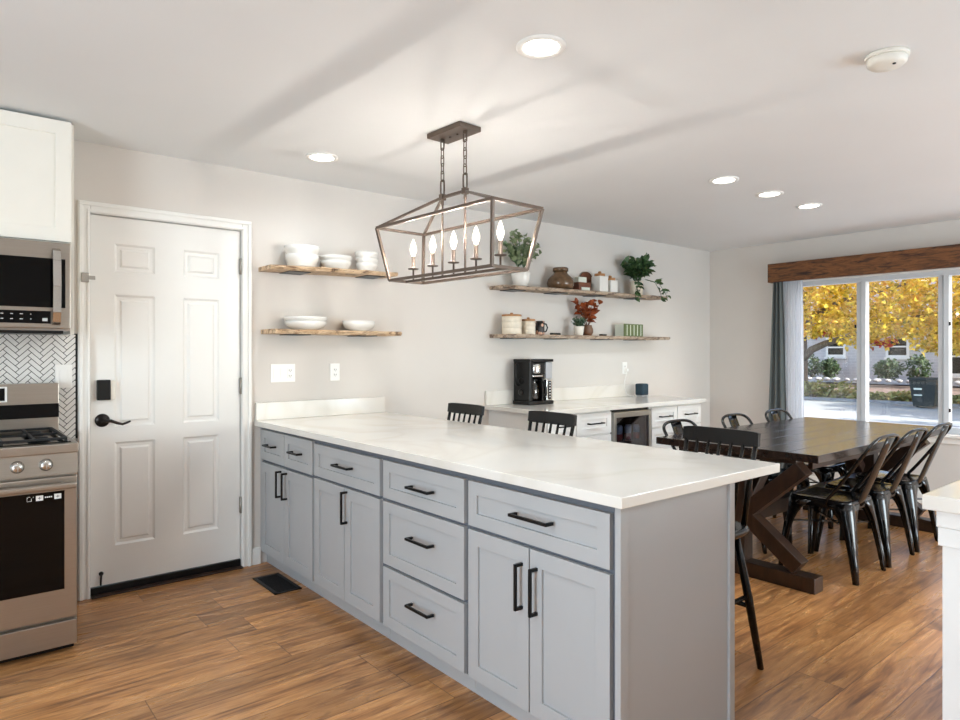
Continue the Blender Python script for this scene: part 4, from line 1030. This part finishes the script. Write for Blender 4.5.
# ------------------------------------------------------------------ metal dining chairs (origin on the floor, facing +y)
def rrect(hx, hy, r, n=6):
    P = []
    for cx_, cy_, a0 in ((hx - r, hy - r, 0), (-hx + r, hy - r, 90), (-hx + r, -hy + r, 180), (hx - r, -hy + r, 270)):
        for k in range(n + 1):
            a = math.radians(a0 + 90 * k / n); P.append((cx_ + r * math.cos(a), cy_ + r * math.sin(a)))
    return P
def make_chair(label, group):
    t = thing('dining_chair', label, 'chair', (0, 0, 0), group, True)
    zs = .45; mb = MB(); V = []; F = []
    prof = [(.176, .176, .055, zs - .052), (.180, .180, .055, zs - .012), (.178, .178, .055, zs - .002), (.170, .170, .05, zs), (.150, .150, .045, zs - .003), (.09, .09, .04, zs - .009), (.01, .01, .005, zs - .010)]
    for hx, hy, r, h in prof:
        for p in rrect(hx, hy, min(r, hx * .9)): V.append((p[0], p[1], h))
    n = len(V) // len(prof)
    for i in range(len(prof) - 1):
        for k in range(n): F.append((i * n + k, i * n + (k + 1) % n, (i + 1) * n + (k + 1) % n, (i + 1) * n + k))
    F.append(tuple((len(prof) - 1) * n + k for k in range(n)))
    mb._add(V, F, True); mb.build('seat', M['chair'], t)
    for sx in (-1, 1):
        for sy in (-1, 1):
            # pressed channel leg: an L of two tapering flanges with a rounded corner and a stiffening rib
            mb = MB(); V = []; F = []; m = 10
            for j in range(m + 1):
                u = j / m; z_ = (zs - .012) * (1 - u)
                k_ = u ** .75
                ox, oy = sx * (.178 + .032 * k_), sy * (.178 + (.042 if sy > 0 else .055) * k_)
                fl = .026 + .030 * (1 - u) + .095 * math.exp(-6 * u)
                th = .006
                rc = max(.010, min(.046, fl * .6)); pr = []
                for rr_, off in ((rc, 0), (rc - th, th)):
                    arc = [(ox - sx * rc + sx * rr_ * math.sin(b_), oy - sy * rc + sy * rr_ * math.cos(b_)) for b_ in [PI / 2 * q / 6 for q in range(7)]] if rr_ > .001 else [(ox - sx * rc, oy - sy * rc)] * 7
                    line = [(ox - sx * max(fl, rc + .004), oy - sy * off)] + arc + [(ox - sx * off, oy - sy * max(fl, rc + .004))]
                    pr += line if off == 0 else line[::-1]
                for p in pr: V.append((p[0], p[1], z_))
            q_ = 18
            for j in range(m):
                for k in range(q_): F.append((j * q_ + k, j * q_ + (k + 1) % q_, (j + 1) * q_ + (k + 1) % q_, (j + 1) * q_ + k))
            F += [tuple(range(q_ - 1, -1, -1)), tuple(m * q_ + k for k in range(q_))]
            mb._add(V, F, True)
            mb.tube([(sx * .186, sy * .190, zs - .17), (sx * .196, sy * (.207 if sy > 0 else .216), .10), (sx * .201, sy * (.211 if sy > 0 else .224), 0)], [.006, .013, .012], 10)
            mb.build('leg', M['chair'], t)
    # back hoop springs from the seat sides and leans back to meet the wide slat
    hl = lambda z_: -.05 - .275 * max(0, (z_ - zs) / .39) ** .92
    P = []
    for j in range(11): z_ = zs - .03 + .34 * j / 10; P.append((-.172 - .020 * j / 10, hl(z_), z_))
    for k in range(1, 20):
        a = PI - PI * k / 20; c_, s_q = math.cos(a), math.sin(a)
        u = math.copysign(abs(c_) ** .66, c_) * .192; z_ = zs + .31 + .078 * abs(s_q) ** .66; P.append((u, hl(z_), z_))
    for j in range(11): z_ = zs + .31 - .34 * j / 10; P.append((.192 - .020 * j / 10, hl(z_), z_))
    MB().tube(P, .0105, 10, up=(1, 0, 0)).build('back_hoop', M['chair'], t)
    mb = MB(); V = []; F = []; m = 10; q_ = 7
    sl = lambda z_: -.178 - .150 * ((z_ - zs) / .38)
    for side in (0, 1):
        for j in range(m + 1):
            z_ = zs - .04 + .418 * j / m
            for k in range(q_):
                u = (k / (q_ - 1)) * 2 - 1; V.append((u * .058, sl(z_) - .010 * (1 - u * u) - (.006 if side else 0), z_))
    st = (m + 1) * q_
    for sd_ in (0, 1):
        for j in range(m):
            for k in range(q_ - 1): a = sd_ * st + j * q_ + k; F.append((a, a + 1, a + q_ + 1, a + q_))
    for j in range(m):
        for k in (0, q_ - 1): a = j * q_ + k; F.append((a, a + q_, a + q_ + st, a + st))
    for k in range(q_ - 1):
        for j in (0, m): a = j * q_ + k; F.append((a, a + 1, a + 1 + st, a + st))
    mb._add(V, F, True); mb.build('back_slat', M['chair'], t)
    mb = MB(); mb.bar((-.17, -.17, .30), (.17, .17, .30), .014, .010); mb.bar((-.17, .17, .288), (.17, -.17, .288), .014, .010); mb.build('cross_brace', M['chair'], t)
    return t
g = 'black metal chairs around the dining table'
c0 = make_chair('black metal chair on the near side of the table, closest to the peninsula', g)
c0.location = (4.215, 1.76, 0)
dup(c0, (4.70, 1.76, 0), 0, 'black metal chair on the near side of the table, middle of three')
dup(c0, (5.19, 1.76, 0), 0, 'black metal chair on the near side of the table, closest to the window')
dup(c0, (3.99, 2.37, 0), PI, 'black metal chair on the far side of the table, left end nearest the bar')
dup(c0, (4.71, 2.36, 0), PI, 'black metal chair on the far side of the table, middle of three')
dup(c0, (5.36, 2.36, 0), PI, 'black metal chair on the far side of the table, in front of the sheer curtain')

# ------------------------------------------------------------------ outside
def ground(name, pts, mat, label):
    mb = MB(); mb._add(pts, [(0, 1, 2, 3)]); o = mb.build(name, mat, recalc=False); o['kind'] = 'structure'; o['label'] = label; o['category'] = 'ground'; return o
ground('street', [(XW + .2, -40, -.55), (27.4, -40, -.55), (27.4, 60, -.55), (XW + .2, 60, -.55)], M['street'], 'pale concrete pavement outside the window, dappled with shade')
ground('lawn', [(27.4, -40, -.5), (70, -40, 0.02), (70, 60, 0.02), (27.4, 60, -.5)], M['lawn'], 'leaf strewn lawn in front of the grey brick house')
mb = MB().box(27.2, 27.45, -40, 60, -.6, -.46); o = mb.build('kerb', M['stone']); o['kind'] = 'structure'; o['label'] = 'pale kerb along the far lawn'; o['category'] = 'kerb'
def clumps(mb, n, fn, ln, wd, seed):
    random.seed(seed)
    for _ in range(n):
        p = fn(); d = Vector((random.uniform(-1, 1), random.uniform(-1, 1), random.uniform(-.8, .8)))
        mb.leaf(p, d, ln * random.uniform(.7, 1.4), wd * random.uniform(.7, 1.3))
    return mb
# ground cover hedge
def fn():
    y_ = random.uniform(-6, 20); big = .85 if y_ > 10.9 else .30 + .1 * math.sin(y_ * 3)
    return (random.uniform(27.6, 28.5), y_, -.45 + random.random() ** 1.2 * .62 * big)
o = clumps(MB(), 5200, fn, .20, .12, 31).build('ground_cover', M['cover'], recalc=False); tag(o, 'low yellow green ground cover along the far pavement edge', 'plant', kind='stuff')
# tree
t = thing('autumn_tree', 'large yellow leafed autumn tree outside the window', 'tree', (28.9, 13.35, -.5))
b = MB(); b.tube([(28.9, 13.35, -.6), (28.9, 13.3, .2), (28.85, 13.25, 1.2), (28.8, 13.3, 2.4), (28.9, 13.4, 4.0), (29, 13.2, 6.0)], [.36, .28, .25, .25, .22, .15], 12); b.build('trunk', M['bark'], t)
b = MB(); b.tube([(28.8, 13.2, 1.0), (28.7, 12.75, 1.45), (28.6, 12.1, 1.72), (28.4, 11.2, 1.95), (28.2, 10.0, 2.5)], [.15, .15, .13, .11, .07], 10); b.tube([(28.85, 13.3, 2.6), (28.4, 11.5, 3.4), (28, 9.0, 3.9)], [.14, .1, .06], 8); b.tube([(28.85, 13.3, 3.2), (28.6, 14.5, 4.3), (28.5, 15.6, 5)], [.12, .09, .05], 8); b.tube([(28.2, 10.0, 2.5), (28, 7.5, 2.8), (28, 5.5, 3.0)], [.07, .05, .03], 8); b.build('branch', M['bark'], t)
def fn():
    y_ = random.uniform(1.0, 15.5); x_ = random.uniform(25.8, 30.8)
    lo = 1.98 - .42 * math.exp(-((y_ - 10.4) / .38) ** 2) + .08 * math.sin(y_ * 5.1 + 1) + .05 * math.sin(y_ * 11)
    if y_ < 8.8: lo -= min(.6, (8.8 - y_) * .8)
    if y_ > 11: lo += .08
    if random.random() < .035: lo -= .18
    return (x_, y_, lo + random.random() ** 1.25 * 5.2)
o = clumps(MB(), 26000, fn, .20, .14, 41).build('foliage', M['leaf_gold'], t, recalc=False)
def fn():
    yc_ = random.choice((12.7, 12.5, 10.5, 10.3, 8.3, 8.25, 12.6)); return (random.uniform(29, 30.4), yc_ + random.gauss(0, .25), 1.42 + abs(random.gauss(0, .2)) + (.65 if yc_ > 12 else .1))
clumps(MB(), 150, fn, .22, .16, 43).build('red_foliage', M['leaf_red'], t, recalc=False)
# two unseen trees added right of the view so their crowns shade the pavement
for (tx, ty, sd_, lab) in ((16.4, -3.6, 61, 'unseen yellow tree added right of the window view to shade the pavement, nearer the house'), (23.6, -2.2, 62, 'unseen yellow tree added right of the window view to shade the pavement, nearer the lawn')):
    t = thing('autumn_tree', lab, 'tree', (tx, ty, -.55))
    MB().tube([(tx, ty, -.6), (tx, ty, 2), (tx + .1, ty, 5)], [.22, .18, .1], 8).build('trunk', M['bark'], t)
    def fn(): 
        while 1:
            v = Vector((random.uniform(-1, 1), random.uniform(-1, 1), random.uniform(-1, 1)))
            if v.length < 1: return (tx + v.x * 3.2, ty + v.y * 3.2, 5.0 + v.z * 2.8)
    clumps(MB(), 1700, fn, .46, .38, sd_).build('foliage', M['leaf_gold'], t, recalc=False)
# house
hx = 38.0
t = thing('brick_house', 'grey brick house across the lawn with white framed windows', 'house', (hx, 10, 0))
MB().box(hx, hx + 9, -14, 34, -.3, 3.1).build('wall', M['brick'], t)
b = MB(); b.prism([(hx - .8, 3.0), (hx + 4.5, 5.6), (hx + 9.8, 3.0), (hx + 9.8, 2.9), (hx - .8, 2.9)], -15, 35, 'y')
bm_ = b.bm
b.build('roof', M['roof'], t)
def hwin(y0, y1, z0, z1):
    b = MB(); x = hx - .06
    b.box(x, hx - .0005, y0, y0 + .12, z0, z1); b.box(x, hx - .0005, y1 - .12, y1, z0, z1); b.box(x, hx - .0005, y0 + .12, y1 - .12, z0, z0 + .12); b.box(x, hx - .0005, y0 + .12, y1 - .12, z1 - .12, z1); b.box(x - .01, hx - .0005, y0 + .12, y1 - .12, (z0 + z1) / 2 - .04, (z0 + z1) / 2 + .04); b.box(x - .06, hx - .0005, y0 - .05, y1 + .05, z0 - .1, z0)
    f_ = b.build('window', M['trim'], t); MB().box(hx - .03, hx - .002, y0 + .12, y1 - .12, z0 + .12, z1 - .12).build('pane', M['blackgl'], f_)
hwin(15.07, 16.1, 1.1, 2.14); hwin(12.05, 13.12, 1.08, 2.19); hwin(9.0, 10.4, .2, 2.1); hwin(18.6, 19.8, 1.15, 2.1)
def shrub(x, y_, z, rx, ry, rz, label, seed, n=700):
    random.seed(seed); t = thing('shrub', label, 'shrub', (x, y_, z), 'shrubs in front of the grey house')
    def fn():
        while 1:
            v = Vector((random.uniform(-1, 1), random.uniform(-1, 1), random.uniform(-1, 1)))
            if .55 < v.length < 1: return (x + v.x * rx, y_ + v.y * ry, z + rz + v.z * rz)
    clumps(MB(), n, fn, .17, .10, seed).build('foliage', M['shrub'], t, recalc=False)
    b = MB().tube([(x, y_, z - .05), (x, y_, z + rz)], .06, 6); b.build('stem', M['bark'], t)
shrub(36.6, 15.35, -.02, .45, .48, .50, 'round clipped shrub under the left window of the grey house', 51)
shrub(36.6, 12.55, -.02, .5, .62, .50, 'wide round shrub under the middle window of the grey house', 52)
shrub(36.6, 11.25, -.02, .45, .55, .62, 'loose leafy shrub behind the trash bin', 53, 420)
shrub(36.8, 16.35, -.02, .4, .45, .6, 'pale loose shrub beside the tree trunk', 54, 350)
st0 = None
random.seed(77)
for i in range(22):
    y_ = 7.5 + i * .47
    if st0 is None:
        mb = MB(); bmesh.ops.create_icosphere(mb.bm, subdivisions=2, radius=.17)
        for v in mb.bm.verts: v.co = Vector((v.co.x * 1.0, v.co.y * 1.2, v.co.z * .65)) * random.uniform(.88, 1.1)
        st0 = mb.build('edging_stone', M['stone']); st0.location = (35.6, y_, -.02); tag(st0, 'grey edging stone in the row before the house bed', 'stone', 'edging stones before the house')
    else:
        o = st0.copy(); C.objects.link(o); o.location = (35.6 + random.uniform(-.08, .08), y_, -.03); o.rotation_euler = (0, 0, random.uniform(0, 6)); o.scale = (random.uniform(.75, 1.0),) * 3
# bin
bx, by, bz = 25.9, 7.72, -.5495
t = thing('trash_bin', 'dark wheeled trash bin standing at the pavement edge outside', 'trash bin', (bx, by, bz))
b = MB(); V = []
for hx_, hy_, z_ in ((.27, .30, .06), (.36, .40, .95)): V += [(bx - hx_, by - hy_, bz + z_), (bx + hx_, by - hy_, bz + z_), (bx + hx_, by + hy_, bz + z_), (bx - hx_, by + hy_, bz + z_)]
b._add(V, [(3, 2, 1, 0), (4, 5, 6, 7), (0, 1, 5, 4), (1, 2, 6, 5), (2, 3, 7, 6), (3, 0, 4, 7)]); b.build('body', M['bin'], t)
b = MB().box(bx - .42, bx + .40, by - .44, by + .44, bz + .9505, bz + 1.03, .03); b.box(bx + .36, bx + .46, by - .35, by + .35, bz + .93, bz + .97, .01); b.build('lid', M['bin'], t)
MB().box(bx - .345, bx - .325, by + .02, by + .26, bz + .62, bz + .68).box(bx - .325, bx - .305, by + .02, by + .26, bz + .42, bz + .46).build('label_strip', M['palebox'], t)
for s in (-1, 1): MB().lathe([(.12, -.03), (.12, .03)], (bx + .26, by + s * .33, bz + .12), 18, 'y').build('wheel', M['blackp'], t)

for o in bpy.data.objects:
    if '_local' in o.keys(): del o['_local']
